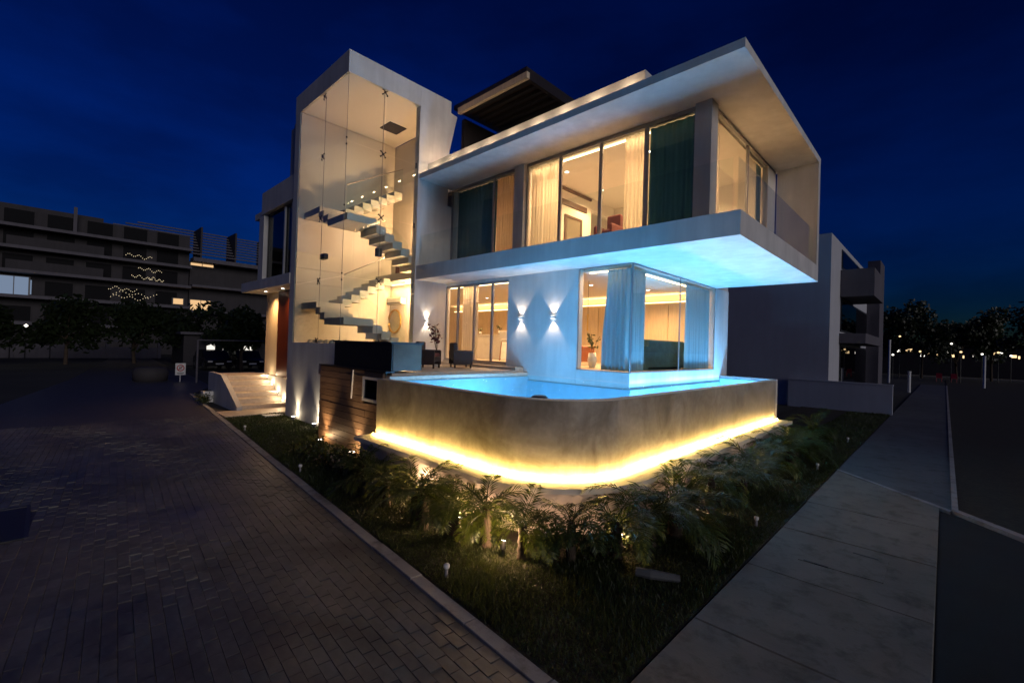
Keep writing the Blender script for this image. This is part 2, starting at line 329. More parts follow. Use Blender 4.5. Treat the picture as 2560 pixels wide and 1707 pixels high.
# lawn between kerb, sidewalk and house
lawnpoly = [(-1.67, kerbY(-1.67)+.15), (-1.67, 26), (-5, 26), (-5, 14.5), (-3.6, 14.5), (-3.6, 6.2), (-4.8, 4.9), (-8.2, 4.9), (-11.2, 4.9), (-11.3, 5.6), (-17.1, 5.9), (-17.2, 3.9), (-23, 4.5), (-23, kerbY(-23)+.15)]
lawn = MB().prism(lawnpoly, -.05, .005).build('lawn', 'soil', kind='structure')
rg = MB().prism([(.14, 10.6), (.98, 9.62), (30, -24), (30, 80), (.14, 80)], -.05, .0).build('verge', 'soil', kind='structure')
ap = MB().prism([(-.02, -10), (30, -30), (30, -24.3), (.9, 9.45), (-.02, 10.2)], -.05, -.012).build('side_road', 'asphalt', kind='structure')
# kerb stones along the road
kerb = MB().prism([(-1.1, kerbY(-1.1)), (-1.1, kerbY(-1.1)+.14), (-23.3, kerbY(-23.3)+.14), (-23.3, kerbY(-23.3))], -.3, -.008).build('kerb', 'kerb_concrete', kind='structure')
ks = MB().cbox(-.48, .48, -.07, .07, -.12, .018, .006); kme = ks.mesh('kerb_stone'); kme.materials.append(MAT['kerb_concrete'])
a = math.atan2(KD.y, KD.x); n = 0; x = -1.6
while x > -23:
    place('kerb_stone', kme, kerb, (x, kerbY(x)+.075+rng.normal(0, .004), rng.normal(0, .003)), (0, 0, a)); x += KD.x*.968
# sidewalk slabs
sw = MB().box(-1.64, -.06, .2, 40, -.2, -.012).build('sidewalk', 'sidewalk_dark', kind='structure')
def dj(x): return 12.2 + (x+1.67)*(-1.75/1.77)          # the slanting joint across the pavement
edges = [-2.2, -.6, 1.0, 2.65, 4.3, 5.88, 7.5, 9.1]
for i in range(len(edges)-1):
    MB().cbox(-1.66, -.03, edges[i]+.006, edges[i+1]-.006, -.08, .012+rng.normal(0, .002), .01).build('paving_slab', 'sidewalk_concrete', sw)
MB().prism([(-1.66, 9.106), (-.03, 9.106), (-.03, dj(-.03)-.1), (-1.66, dj(-1.66)-.1)], -.08, .012).build('paving_slab', 'sidewalk_concrete', sw)
MB().prism([(-1.66, dj(-1.66)-.09), (.10, dj(.1)-.09), (.12, dj(.12)+.04), (-1.66, dj(-1.66)+.04)], -.08, .02).build('paving_slab', 'kerb_concrete', sw)
yy = [dj(-1.66)+.05, 15.5, 19, 23, 27.2, 32, 38, 46, 60]
MB().prism([(-1.66, yy[0]), (.12, dj(.12)+.05), (.12, yy[1]-.006), (-1.66, yy[1]-.006)], -.08, .012).build('paving_slab', 'sidewalk_dark', sw)
for i in range(1, len(yy)-1): MB().cbox(-1.66, .12, yy[i]+.006, yy[i+1]-.006, -.08, .012, .01).build('paving_slab', 'sidewalk_dark', sw)
MB().box(.122, .20, 10.5, 60, -.1, .03).build('edging_strip', 'kerb_concrete', sw)
k2 = MB().prism([(.12, 10.42), (.20, 10.52), (3.2, 7.10), (3.1, 7.0)], -.1, .035).build('side_kerb', 'kerb_concrete', kind='structure')

# pavers of the road: the nearest as pieces, the rest joined
pl, pw = .205, .105
pm = MB().cbox(-pl/2+.0012, pl/2-.0012, -pw/2+.0012, pw/2-.0012, -.05, 0, .003); pme = pm.mesh('paver'); pme.materials.append(MAT['paver_stone'])
O = Vector((-1.2, kerbY(-1.2)-.008, 0)); cand = []
for i in range(0, 240):
    for j in range(0, 100):
        u = (i + (.5 if j % 2 else 0))*pl; vv = (j+.5)*pw
        p = O + KD*u + KN*vv
        d = math.hypot(p.x, p.y)
        if d > 17: continue
        q = project(p)
        if q is None or not (-60 < q[0] < 2620 and 0 < q[1] < 1790): continue
        if -9.42 < p.x < -7.9 and -1.6 < p.y < -.05: continue     # gap for the road cover
        cand.append((d, p))
cand.sort(key=lambda t: t[0])
rest = MB()
for k, (d, p) in enumerate(cand):
    z = rng.normal(0, .0025); tx, ty = rng.normal(0, .010)+.02*sin(p.x*2.1+p.y), rng.normal(0, .012)+.02*sin(p.y*2.7-p.x*.8)
    if k < 300: place('paver', pme, road, (p.x, p.y, z), (tx, ty, a))
    else:
        M = Matrix.Translation((p.x, p.y, z)) @ Matrix.Rotation(a, 4, 'Z') @ Matrix.Rotation(tx, 4, 'X') @ Matrix.Rotation(ty, 4, 'Y')
        rest.add([M @ Vector(v_) for v_ in pm.v], pm.f)
rest.build('paver_courses', 'paver_stone', road, kind='stuff', fix=False)
cv = thing('road_cover', 'dark square metal cover set into the road at the left edge', 'cover', (-8.6, -.7, 0))
MB().box(-9.38, -7.95, -1.5, -.1, -.05, .004).build('plate', 'black_metal', cv); MB().box(-9.40, -9.34, -1.55, -.06, -.05, .012).box(-9.4, -7.93, -.10, -.06, -.05, .013).build('rim', 'frame_dark', cv)
hc = thing('pavement_cover', 'rectangular concrete access cover in the sidewalk slabs', 'cover', (-.85, 6.8, .012))
MB().prism([(-1.25, 6.45), (-.45, 6.5), (-.45, 7.25), (-1.25, 7.2)], -.02, .017).build('lid', 'sidewalk_concrete', hc); MB().box(-1.2, -.95, 6.46, 6.49, .012, .020).box(-.8, -.55, 7.18, 7.21, .012, .020).build('lifting_slot', 'black_metal', hc)

# ================================================================== POOL
PX1, PY0, PR = -3.48, 4.68, 1.35
def ppath(d, x0=-8.23, y1=14.56, n=20):
    pts = [(x0, PY0-d), (-6.5, PY0-d), (PX1-PR, PY0-d)]
    for k in range(1, n+1):
        t = -pi/2 + k/n*pi/2; pts.append((PX1-PR+(PR+d)*cos(t), PY0+PR+(PR+d)*sin(t)))
    return pts + [(PX1+d, 7.5), (PX1+d, 10.5), (PX1+d, y1)]
pool = thing('swimming_pool', 'raised swimming pool with curved stained stone wall and glowing ledge', 'pool', (-5.5, 8, 0))
wl = MB().sweep(ppath(-.17), ppath(0), .651, 1.742); wl.build('outer_wall', 'pool_stone', pool)
MB().sweep(ppath(-.165), ppath(-.012), 1.743, 1.757).build('overflow_rim', 'ledge_stone', pool)
MB().sweep(ppath(-.20, y1=14.54), ppath(-.172, y1=14.54), .5, 1.70).box(-8.06, -8.03, 4.88, 9.02, .5, 1.70).box(-8.05, -5.0, 8.985, 9.015, .5, 1.60).box(-5.02, -4.99, 9.0, 14.5, .5, 1.60).box(-5.0, -3.7, 14.5, 14.53, .5, 1.70).build('basin_lining', 'pool_tile', pool)
MB().prism([(-8.05, 4.86)] + [(x_, y_) for x_, y_ in ppath(-.19, x0=-8.05, y1=14.53)] + [(-5.02, 14.53), (-5.02, 9.0), (-8.05, 9.0)], .40, .5).build('basin_floor', 'pool_tile', pool)
MB().box(-8.225, -8.065, 4.86, 9.02, .4, 1.80).build('side_wall', 'travertine', pool)
MB().box(-5.03, PX1+.0, 14.565, 14.75, .0, 1.78).build('back_wall', 'white_stucco', pool)
MB().sweep(ppath(-.10, x0=-8.28), ppath(.44, x0=-8.28), .575, .65).build('ledge', 'ledge_stone', pool)
MB().sweep(ppath(-.15, x0=-8.22), ppath(.33, x0=-8.22), -.05, .574).build('plinth', 'plinth_white', pool)
led = thing('pool_led_strip', 'warm glowing light strip along the foot of the pool wall', 'light strip', (-5.5, 8, .65))
MB().sweep(ppath(.07, x0=-8.2, y1=14.5), ppath(.085, x0=-8.2, y1=14.5), .653, .678).build('diffuser', 'emit_amber', led)
wat = MB().prism([(-8.04, 4.86)] + ppath(-.168, x0=-8.04, y1=14.50) + [(-4.985, 14.5), (-4.985, 8.98), (-8.04, 8.98)], 1.7355, 1.736)
me_w = bpy.data.meshes.new('pool_water'); nb = len(wat.v)//2
me_w.from_pydata(wat.v[nb:], [], [tuple(range(nb))]); me_w.materials.append(MAT['water'])
wo = bpy.data.objects.new('pool_water', me_w); C.objects.link(wo); wo['kind'] = 'structure'
pls = [(-6.9, 6.9), (-5.0, 6.6), (-4.25, 9.2), (-4.25, 11.6), (-4.25, 13.8)]
plab = ['nearest the terrace deck', 'in front of the corner window', 'at the corner of the bay', 'beside the side glazing', 'at the far end of the pool']
for (x, y), lb in zip(pls, plab):
    pl_ = thing('pool_lamp', 'round underwater lamp in the pool floor ' + lb, 'pool lamp', (x, y, .5), 'underwater pool lamps')
    MB().lathe(x, y, [(.13, .501), (.13, .53), (.10, .54)], 16).build('rim', 'steel', pl_)
    MB().lathe(x, y, [(.09, .5405), (.07, .55), (.0, .552)], 16).build('lens', 'emit_pool', pl_)
    light('SPOT', 'pool_beam', pl_, (x, y, .58), 200 if x < -6 else 330 if x < -4.5 else 400, POOLB, aim=(x, y, 3), spot_size=RAD(150), spot_blend=.9, shadow_soft_size=.10)
    light('POINT', 'pool_glow', pl_, (x, y, .75), 110 if x < -6 else 150, POOLB, shadow_soft_size=.12)
fl = thing('pool_float', 'small dark round float on the water near the rim', 'float', (-4.35, 5.15, 1.74))
MB().lathe(-4.35, 5.15, [(.02, 1.72), (.11, 1.725), (.13, 1.75), (.09, 1.775), (.02, 1.78)], 16).build('body', 'black_metal', fl, smooth=True)

# ================================================================== HOUSE
XT, YT = -11.82, 5.53
house = thing('house', 'white modern three storey house with glass stair tower and cantilevered upper floor', 'house', (-9.0, 11.0, 0))
# --- slabs and frame of the upper floor
MB().prism([(XT+.003, 7.885), (-2.46, 7.885), (-2.46, 14.16), (-5.06, 14.16), (-5.06, 15.2), (-19, 15.2), (-19, 9.25), (XT+.003, 9.25)], 4.45, 4.87).build('floor_slab', 'white_stucco', house)
MB().prism([(XT+.003, 7.885), (-2.46, 7.885), (-2.46, 14.16), (-5.06, 14.16), (-5.06, 15.2), (-19, 15.2), (-19, 9.25), (XT+.003, 9.25)], 7.56, 7.72).build('roof_slab', 'white_stucco', house)
MB().box(-3.43, -2.462, 13.93, 14.158, 4.873, 7.557).build('end_wall', 'white_stucco', house)
MB().box(-11.80, -4.42, 8.2, 8.36, 7.723, 8.12).box(-4.58, -4.42, 8.36, 13.5, 7.723, 8.12).build('parapet', 'white_stucco', house)
# --- ground floor facade
MB().box(-8.9, -6.50, 9.03, 9.25, .5, 4.447).build('facade_wall', 'white_stucco', house)
MB().box(XT+.005, -8.905, 9.05, 9.25, .5, 1.975).build('door_plinth', 'travertine', house)
MB().box(-6.497, -5.04, 9.032, 9.25, .45, 1.97).box(-5.26, -5.042, 9.253, 14.1, .45, 1.968).build('bay_plinth', 'white_stucco', house)
MB().box(-5.6, -5.04, 14.103, 15.2, 0, 4.447).box(-19, -5.6, 14.9, 15.2, 0, 4.447).build('rear_wall', 'white_stucco', house)
for b_ in ((-3.75, -3.42, 9.08, 9.42), (-8.85, -8.48, 9.08, 9.40)): MB().box(*b_, 4.873, 7.557).build('pillar', 'grey_stucco', house)
MB().box(-5.2, -5.06, 14.17, 15.2, 4.873, 7.557).box(-19, -5.2, 14.95, 15.2, 4.873, 7.557).build('rear_wall', 'white_stucco', house)
# interior shells
MB().box(-19, -5.30, 9.27, 14.88, 1.90, 1.975).build('interior_floor', 'travertine', house)
MB().box(-19, -5.30, 9.27, 14.88, 4.385, 4.44).build('ceiling', 'ceiling_white', house)
MB().box(-19, -5.65, 14.70, 14.88, 1.976, 4.384).build('interior_wall', 'interior_warm', house)
MB().box(-18.9, -18.7, 9.3, 14.69, 1.977, 4.383).box(-12.0, XT-.01, 9.02, 9.24, 1.977, 4.383).build('interior_wall', 'interior_white', house)
MB().box(-18.6, -3.62, 9.34, 14.0, 7.49, 7.55).build('ceiling', 'ceiling_white', house)
MB().box(-18.6, -3.61, 13.98, 14.12, 4.873, 7.487).build('interior_wall', 'interior_white', house)
MB().box(-8.76, -8.60, 9.42, 12.55, 4.873, 7.486).box(-8.76, -8.60, 12.55, 13.97, 7.1, 7.485).build('interior_wall', 'interior_white', house)
MB().box(-11.82, -11.6, 9.26, 13.97, 4.873, 7.486).build('interior_wall', 'interior_white', house)
MB().box(-3.60, -3.46, 13.2, 13.92, 4.873, 7.486).build('interior_wall', 'interior_white', house)
MB().box(-8.598, -8.55, 9.5, 12.5, 7.38, 7.46).build('partition_strip', 'slat_brown', house)  # plain brown strip along the top of the partition
MB().box(-8.597, -8.57, 10.86, 12.27, 6.93, 7.10).build('air_vent', 'slat_brown', house)
# cabinets of the living room, a door at a time
cab = part('cabinet_wall', house)
for i in range(14): MB().box(-18.3+i*.9+.008, -18.3+(i+1)*.9-.008, 14.25, 14.68, 1.98, 4.02).build('cabinet_door', 'cabinet_wood', cab)
MB().box(-18.3, -5.7, 14.30, 14.68, 4.025, 4.06).build('cabinet_top', 'cabinet_wood', cab)
MB().box(-16.5, -11.0, 13.98, 14.24, 3.0, 3.05).build('shelf', 'cabinet_wood', cab)

def window(name, parent, rects, axis, pos, th, fw=.05, mat='window_glass', fm='frame_grey', depth=.06, z0=None, z1=None):
    """row of panes in a frame; rects are spans along the wall"""
    a0, a1 = rects[0][0], rects[-1][1]
    f = MB()
    def bb(u0, u1, za, zb, d=depth):
        if axis == 'Y': f.box(u0, u1, pos-d/2, pos+d/2, za, zb)
        else: f.box(pos-d/2, pos+d/2, u0, u1, za, zb)
    bb(a0, a1, z1-fw, z1); bb(a0, a1, z0, z0+fw*.8)
    e = [r[0] for r in rects]+[a1]
    for i, u in enumerate(e):
        w = fw if 0 < i < len(e)-1 else fw*.5
        c = u + (w/2 if i == 0 else -w/2 if i == len(e)-1 else 0)
        bb(c-w/2, c+w/2, z0+fw*.8, z1-fw, depth*.9)
    fo = f.build(name, fm, parent)
    for r in rects:
        p = MB()
        if axis == 'Y': p.box(r[0]+fw*.5, r[1]-fw*.5, pos-.006, pos+.006, z0+fw*.8, z1-fw)
        else: p.box(pos-.006, pos+.006, r[0]+fw*.5, r[1]-fw*.5, z0+fw*.8, z1-fw)
        p.build('pane', mat, fo)
    return fo
window('window', house, [(XT+.03, -9.8), (-9.8, -8.86)], 'Y', 9.21, 0, .06, z0=4.875, z1=7.555)
window('window', house, [(-8.47, -7.29), (-7.29, -6.06), (-6.06, -4.88), (-4.88, -3.76)], 'Y', 9.21, 0, .09, z0=4.875, z1=7.555)
window('window', house, [(9.43, 11.6), (11.6, 13.92)], 'X', -3.50, 0, .06, z0=4.875, z1=7.555)
window('sliding_door', house, [(XT+.02, -11.2), (-11.2, -10.41), (-10.41, -9.62), (-9.62, -8.91)], 'Y', 9.12, 0, .075, z0=1.98, z1=4.38, fm='frame_grey')
MB().box(XT+.02, -8.905, 9.06, 9.2, 4.381, 4.446).build('door_head', 'white_stucco', house)
window('corner_window', house, [(-6.49, -5.06)], 'Y', 9.06, 0, .02, z0=1.975, z1=4.44, fm='frame_grey', depth=.03)
window('corner_window', house, [(9.09, 11.6), (11.6, 14.09)], 'X', -5.06, 0, .02, z0=1.975, z1=4.44, fm='frame_grey', depth=.03)
# balcony balustrade of frameless glass
bal = part('balustrade', house)
xs_ = [XT+.05, -9.5, -7.2, -4.9, -2.62]
for i in range(4): MB().box(xs_[i]+.008, xs_[i+1]-.008, 7.97, 7.984, 4.873, 5.80).build('pane', 'balustrade_glass', bal)
for y0, y1 in ((8.02, 10.9), (10.92, 13.9)): MB().box(-2.56, -2.546, y0, y1, 4.873, 5.80).build('pane', 'balustrade_glass', bal)
# terrace deck
MB().box(-11.8, -8.23, 5.0, 8.72, 1.60, 1.85).build('terrace_deck', 'travertine', house)
MB().box(-11.8, -8.235, 8.72, 9.028, 1.5, 1.93).build('terrace_step', 'travertine', house)
MB().box(-11.2, -8.235, 4.90, 8.9, -.05, 1.595).build('terrace_base', 'grey_stucco', house)

# --- stair tower
tw = part('stair_tower', house)
MB().box(-15.5, XT, YT+.03, 9.03, 9.86, 10.43).box(-15.52, XT+.02, YT, YT+.03, 9.82, 10.43).box(XT, XT+.02, YT+.03, 7.86, 9.82, 10.43).build('roof_band', 'white_stucco', tw)
MB().box(-15.08, XT-.02, YT+.05, 8.98, 9.825, 9.855).build('tower_ceiling', 'interior_white', tw)
MB().box(-15.5, -15.12, YT, 9.2, 2.4, 9.815).build('side_wall', 'white_stucco', tw)
MB().box(-15.5, XT, YT, YT+.25, -.05, 2.40).box(-15.5, -15.25, YT+.25, 9.2, -.05, 2.395).box(XT-.25, XT-.003, YT+.25, 9.2, -.05, 2.395).build('base_wall', 'white_stucco', tw)
MB().prism_x([(7.862, 7.0), (9.0, 7.0), (9.0, 8.7), (9.30, 10.02), (9.04, 10.06), (9.04, 10.432), (7.862, 10.432)], XT-.2, XT+.02).box(XT-.2, XT+.02, 7.862, 9.26, 1.9, 6.998).build('flank_wall', 'white_stucco', tw)
MB().box(-15.1, XT-.21, 9.0, 9.2, 1.9, 9.81).build('back_wall', 'interior_white', tw)
MB().box(-15.115, -15.09, YT+.03, 8.99, 2.4, 9.815).build('lining', 'interior_white', tw)
MB().box(-15.1, XT-.26, YT+.26, 8.99, 1.85, 1.95).build('lobby_floor', 'travertine', tw)
MB().box(-14.07, -13.42, 7.76, 8.40, 9.795, 9.823).build('ceiling_grille', 'black_metal', tw)
zz = [2.405, 4.24, 6.10, 7.95, 9.815]
for i in range(4):
    for (u0, u1) in ((YT+.02, 6.68), (6.70, 7.855)): MB().box(XT-.008, XT+.006, u0, u1, zz[i]+.006, zz[i+1]-.006).build('glass_pane', 'tower_glass', tw)
    for (u0, u1) in ((-15.115, -13.475), (-13.455, XT-.015)): MB().box(u0, u1, YT-.0, YT+.014, zz[i]+.006, zz[i+1]-.006).build('glass_pane', 'tower_glass', tw)
def spider(x, y, z, axis):
    s_ = MB()
    for du, dz in ((.075, .075), (-.075, .075), (.075, -.075), (-.075, -.075)):
        p = (x, y, z); q = (x, y+du, z+dz) if axis == 'X' else (x+du, y, z+dz)
        s_.tube([p, q], [.016, .010], 6)
        d_ = -.06 if axis == 'X' else .06
        e_ = (q[0]+d_*.4, q[1], q[2]) if axis == 'X' else (q[0], q[1]+d_*.4, q[2])
        s_.tube([q, e_], .022, 8)
    s_.lathe(x, y, [(.0, z-.03), (.035, z-.02), (.035, z+.02), (.0, z+.03)], 8)
    s_.build('glass_fitting', 'black_metal', tw)
for z in zz[1:4]:
    spider(XT-.06, 6.69, z, 'X'); spider(-13.465, YT+.07, z, 'Y')
    for dz in (-.09, .09): MB().tube([(XT-.03, YT+.03, z+dz-.02), (XT-.03, YT+.03, z+dz+.02)], .022, 8).build('corner_clip', 'black_metal', tw)
    MB().tube([(XT-.03, 7.80, z-.08), (XT-.03, 7.80, z+.08)], .018, 8).build('edge_clip', 'black_metal', tw)
for z in (9.76, 2.46): spider(XT-.06, 6.69, z, 'X'); spider(-13.465, YT+.07, z, 'Y')
for x_, y_ in ((XT-.10, 6.69), (-13.465, YT+.12), (XT-.03, YT+.03)): MB().tube([(x_, y_, 2.4), (x_, y_, 9.8)], .008, 6).build('tension_rod', 'frame_grey', tw)
# stairs: three flights per storey, folded concrete
st = part('staircase', house)
def stairs(z0, z3):
    h = (z3-z0-.0)/17.
    for k in range(1, 7): MB().box(-13.0, -12.05, 6.65+(7-k)*.28-.28, 6.65+(7-k)*.28+.03, z0+k*h-.24, z0+k*h).build('step', 'concrete_step', st)
    zl = z0+7*h
    MB().box(-13.3, -12.05, 5.75, 6.655, zl-.2, zl).build('landing', 'concrete_step', st)
    for k in range(1, 3): MB().box(-13.3-(k-1)*.3-.33, -13.3-(k-1)*.3, 5.75, 6.65, zl+k*h-.22, zl+k*h-.003).build('step', 'concrete_step', st)
    zm = zl+3*h
    MB().box(-15.08, -13.9, 5.75, 6.655, zm-.2, zm).build('landing', 'concrete_step', st)
    for k in range(1, 8): MB().box(-15.08, -14.05, 6.65+(k-1)*.29, 6.65+k*.29+.03, zm+k*h-.24, zm+k*h).build('step', 'concrete_step', st)
    # glass guards
    def g(vs): MB().prism_x([(v_[1], v_[2]) for v_ in vs], vs[0][0]-.006, vs[0][0]+.006).build('guard_glass', 'balustrade_glass', st)
    g([(-14.04, 6.66, zm-.1), (-14.04, 8.7, zm+7*h-.1), (-14.04, 8.7, zm+7*h+.85), (-14.04, 6.66, zm+.95)])
    g([(-13.01, 6.66, zl-.1), (-13.01, 8.35, z0+.0), (-13.01, 8.35, z0+.95), (-13.01, 6.66, zl+.9)])
    MB().tube([(-14.04, 6.66, zm+.96), (-14.04, 8.7, zm+7*h+.86)], .018, 6).build('handrail', 'steel', st)
stairs(1.95, 4.87); stairs(4.87, 7.80)
MB().box(-15.08, XT-.21, 8.36, 8.99, 4.62, 4.868).build('landing', 'concrete_step', st)

# --- left wing with entrance
lw = part('left_wing', house)
MB().box(-15.92+.0, -15.503, YT+.12, 9.2, 4.7, 9.72).box(-16.30, -15.92, YT+.16, 9.2, 7.1, 9.65).build('upper_wall', 'grey_stucco', lw)
MB().box(-18.65, -15.505, YT+.02, 9.0, 7.12, 7.93).box(-19.5, -18.65, YT+.05, 9.0, 7.05, 7.28).build('roof_fascia', 'white_stucco', lw)
MB().box(-18.85, -18.35, YT+.02, 9.0, 4.68, 7.05).build('pier', 'white_stucco', lw)
MB().box(-18.34, -15.93, 7.9, 9.0, 4.68, 7.1).build('upper_wall', 'grey_stucco', lw)
MB().box(-20.7, -15.503, YT-.02, 9.0, 4.31, 4.67).build('canopy', 'white_stucco', lw)
window('window', lw, [(-18.33, -16.5), (-16.5, -15.93)], 'Y', 5.72, 0, .06, z0=4.69, z1=7.1, mat='dark_glass', fm='frame_dark')
MB().box(-16.56, -16.47, 5.64, 5.70, 4.70, 7.05).build('light_profile', 'frame_white', lw)
MB().box(-20.1, -15.503, 6.30, 9.0, 1.06, 4.30).build('entrance_wall', 'interior_warm', lw)
MB().box(-20.6, -15.503, 6.16, 9.0, -.05, 1.055).build('entrance_base', 'white_stucco', lw)
dr = MB().box(-18.55, -15.51, 6.22, 6.295, 1.075, 4.30).build('entrance_door', 'door_wood', lw)
dr['label'] = 'dark red brown timber entrance door panel'
# steps up to the entrance
es = part('entrance_steps', house)
for k in range(6):
    x1 = -17.25-k*.40; MB().cbox(-20.9, x1, 4.72, 6.155, k*.175+.002, (k+1)*.175, .012).build('step', 'travertine', es)
MB().prism_y([(-20.95, -.05), (-20.95, 1.10), (-19.2, 1.10), (-17.1, .15), (-17.1, -.05)], 4.55, 4.715).build('cheek_wall', 'grey_stucco', es)
MB().box(-17.24, -16.02, kerbY(-16.6)+.16, 6.1, -.03, .03).build('entry_slab', 'travertine', es)
MB().box(-15.75, -15.4, 4.9, 5.45, -.03, .045).build('stepping_stone', 'white_paint', es)
for k in range(4):
    x = -17.45-k*.6; z = .13+k*.25
    sl = thing('step_light', 'small recessed wall light beside the %s entrance step' % ('lowest', 'second', 'fourth', 'top')[k], 'step light', (x, 6.15, z+.12), 'lights beside the entrance steps')
    MB().box(x-.07, x+.07, 6.130, 6.150, z+.08, z+.16).build('housing', 'frame_white', sl); MB().box(x-.055, x+.055, 6.124, 6.129, z+.095, z+.145).build('lens', 'emit_white', sl)
    light('POINT', 'step_lamp', sl, (x+.02, 6.02, z+.20), 6.5, WARMW, shadow_soft_size=.03)

# --- wood clad retaining wall under the terrace
wd = part('timber_cladding', house)
z = 0.0; row = 0
while z < 1.86:
    hgt = min(.146, 1.868-z); cuts = [-11.23]+sorted(rng.uniform(-10.8, -8.9, 1).tolist())+[-8.24]
    wz0, wz1 = 1.22, 1.75
    for i in range(len(cuts)-1):
        x0, x1 = cuts[i]+.003, cuts[i+1]-.003
        if z+hgt > wz0 and z < wz1 and x1 > -9.03:
            x1 = -9.03
            if x0 > x1-.05: continue
        MB().cbox(x0, x1, 4.80+rng.uniform(0, .006), 4.86, z+.004, z+hgt-.004, .003).build('plank', 'plank_wood', wd)
    z += .146; row += 1
MB().box(-11.24, -8.235, 4.862, 4.898, -.05, 1.86).build('backing', 'dark_panel', wd)
MB().box(-11.26, -8.1, 4.78, 5.0, 1.872, 1.90).build('coping', 'dark_panel', wd)
bw = MB().box(-9.02, -8.245, 4.77, 4.84, 1.69, 1.745).box(-9.02, -8.245, 4.77, 4.84, 1.225, 1.285).box(-9.02, -8.965, 4.77, 4.84, 1.286, 1.689).box(-8.40, -8.36, 4.77, 4.84, 1.286, 1.689).build('basement_window', 'frame_white', wd)
MB().box(-8.964, -8.401, 4.80, 4.812, 1.287, 1.688).box(-8.359, -8.246, 4.80, 4.812, 1.287, 1.688).build('pane', 'dark_glass', bw)
MB().tube([(-9.45, 4.775, 1.86), (-9.5, 4.775, 1.22)], .018, 6).build('overflow_pipe', 'frame_white', wd)

# --- roof terrace pergola
pg = part('pergola', house)
MB().box(-12.0, -8.72, 9.3, 13.4, 10.33, 10.47).build('roof_panel', 'dark_panel', pg)
MB().box(-11.79, -8.70, 9.30, 9.42, 10.14, 10.325).build('beam', 'cabinet_wood', pg)
MB().box(-8.82, -8.70, 9.425, 13.27, 10.14, 10.325).build('beam', 'dark_panel', pg); MB().box(-11.79, -8.70, 13.28, 13.4, 10.14, 10.325).build('beam', 'dark_panel', pg)
for i in range(12): MB().box(-11.7, -8.84, 9.55+i*.31, 9.66+i*.31, 10.20, 10.31).build('slat', 'black_metal', pg)
MB().box(-8.84, -8.70, 13.28, 13.4, 7.73, 10.13).build('post', 'black_metal', pg)
MB().box(-11.8, -8.5, 13.45, 13.6, 7.73, 10.3).box(-11.8, -11.65, 9.5, 13.45, 7.73, 10.0).build('terrace_wall', 'dark_panel', pg)

# ================================================================== LAMPS
# up-and-down wall sconces
def sconce(p, nrm, label):
    x, y, z = p; t = thing('wall_sconce', label, 'wall lamp', p, 'up and down wall lamps')
    nx, ny = nrm; c = Vector((x+nx*.06, y+ny*.06, z)); w = .055
    MB().box(c.x-(.05 if nx else .075), c.x+(.05 if nx else .075), c.y-(.05 if ny else .075), c.y+(.05 if ny else .075), z-.025, z+.025).build('body', 'white_paint', t)
    for s_ in (1, -1):
        MB().box(c.x-.035, c.x+.035, c.y-.03, c.y+.03, z+s_*.026, z+s_*.03).build('lens', 'emit_white', t)
        light('SPOT', 'beam', t, (x+nx*.07, y+ny*.07, z+s_*.05), 22, SCON, aim=(x+nx*.05, y+ny*.05, z+s_*1.0), spot_size=RAD(84), spot_blend=.35, shadow_soft_size=.02)
sconce((XT, 8.33, 3.2), (1, 0), 'wall lamp on the narrow wall beside the terrace sliding door')
sconce((-8.35, 9.03, 3.26), (0, -1), 'wall lamp between sliding door and its twin, left of the pair')
sconce((-7.23, 9.03, 3.26), (0, -1), 'wall lamp of the pair that is nearer the curtained corner window')
# wall washers at the foot of the tower and cladding
wash = [((-14.45, 5.40), 'at the tower foot by the entry slab', (1.0, .78, .5)), ((-12.9, 5.40), 'at the tower foot beside the timber cladding', (1.0, .8, .55)),
        ((-10.75, 4.66), 'at the foot of the timber cladding, farther from the pool', (1.0, .62, .3)), ((-9.15, 4.66), 'at the foot of the timber cladding, beside the pool ledge', (1.0, .66, .34))]
for (x, y), lb, col in wash:
    t = thing('wall_washer', 'small ground lamp ' + lb, 'ground lamp', (x, y, 0), 'ground lamps washing the walls')
    MB().lathe(x, y, [(.05, -.02), (.05, .05), (.075, .06), (.075, .11), (.06, .115)], 14).build('housing', 'frame_grey', t)
    MB().lathe(x, y, [(.055, .1151), (.055, .12), (.0, .121)], 14).build('lens', 'emit_white', t)
    yw = YT if x < -12 else 4.8
    light('SPOT', 'beam', t, (x, y, .14), 60 if x < -12 else 110, col, aim=(x, y+.04, 1.6), spot_size=RAD(72), spot_blend=1.0, shadow_soft_size=.03)
    light('POINT', 'spill', t, (x, y, .20), 4 if x < -12 else 7, col, shadow_soft_size=.05)
# spike spots behind the palms, lighting the pool plinth
sp = [(-6.0, 4.15), (-4.65, 3.92), (-3.75, 3.85), (-2.85, 5.0), (-2.72, 7.3), (-2.7, 10.2)]
for i, (x, y) in enumerate(sp):
    lb = ('nearest the timber cladding', 'second from the timber cladding', 'at the start of the pool curve', 'past the pool curve', 'midway along the sidewalk side', 'farthest along the sidewalk side')[i]
    t = thing('spike_light', 'garden spike lamp behind the palms, ' + lb, 'garden lamp', (x, y, 0), 'garden spike lamps under the palms')
    MB().tube([(x, y, -.05), (x, y, .08)], .012, 6).build('spike', 'black_metal', t)
    MB().tube([(x, y, .08), (x-.02, y+.03, .17)], .035, 10).build('head', 'black_metal', t)
    MB().tube([(x-.0203, y+.0305, .171), (x-.021, y+.032, .174)], .028, 10).build('lens', 'emit_white', t)
    light('POINT', 'glow', t, (x, y+.02, .24), 24 if i < 3 else 9, (1.0, .60, .32), shadow_soft_size=.04)
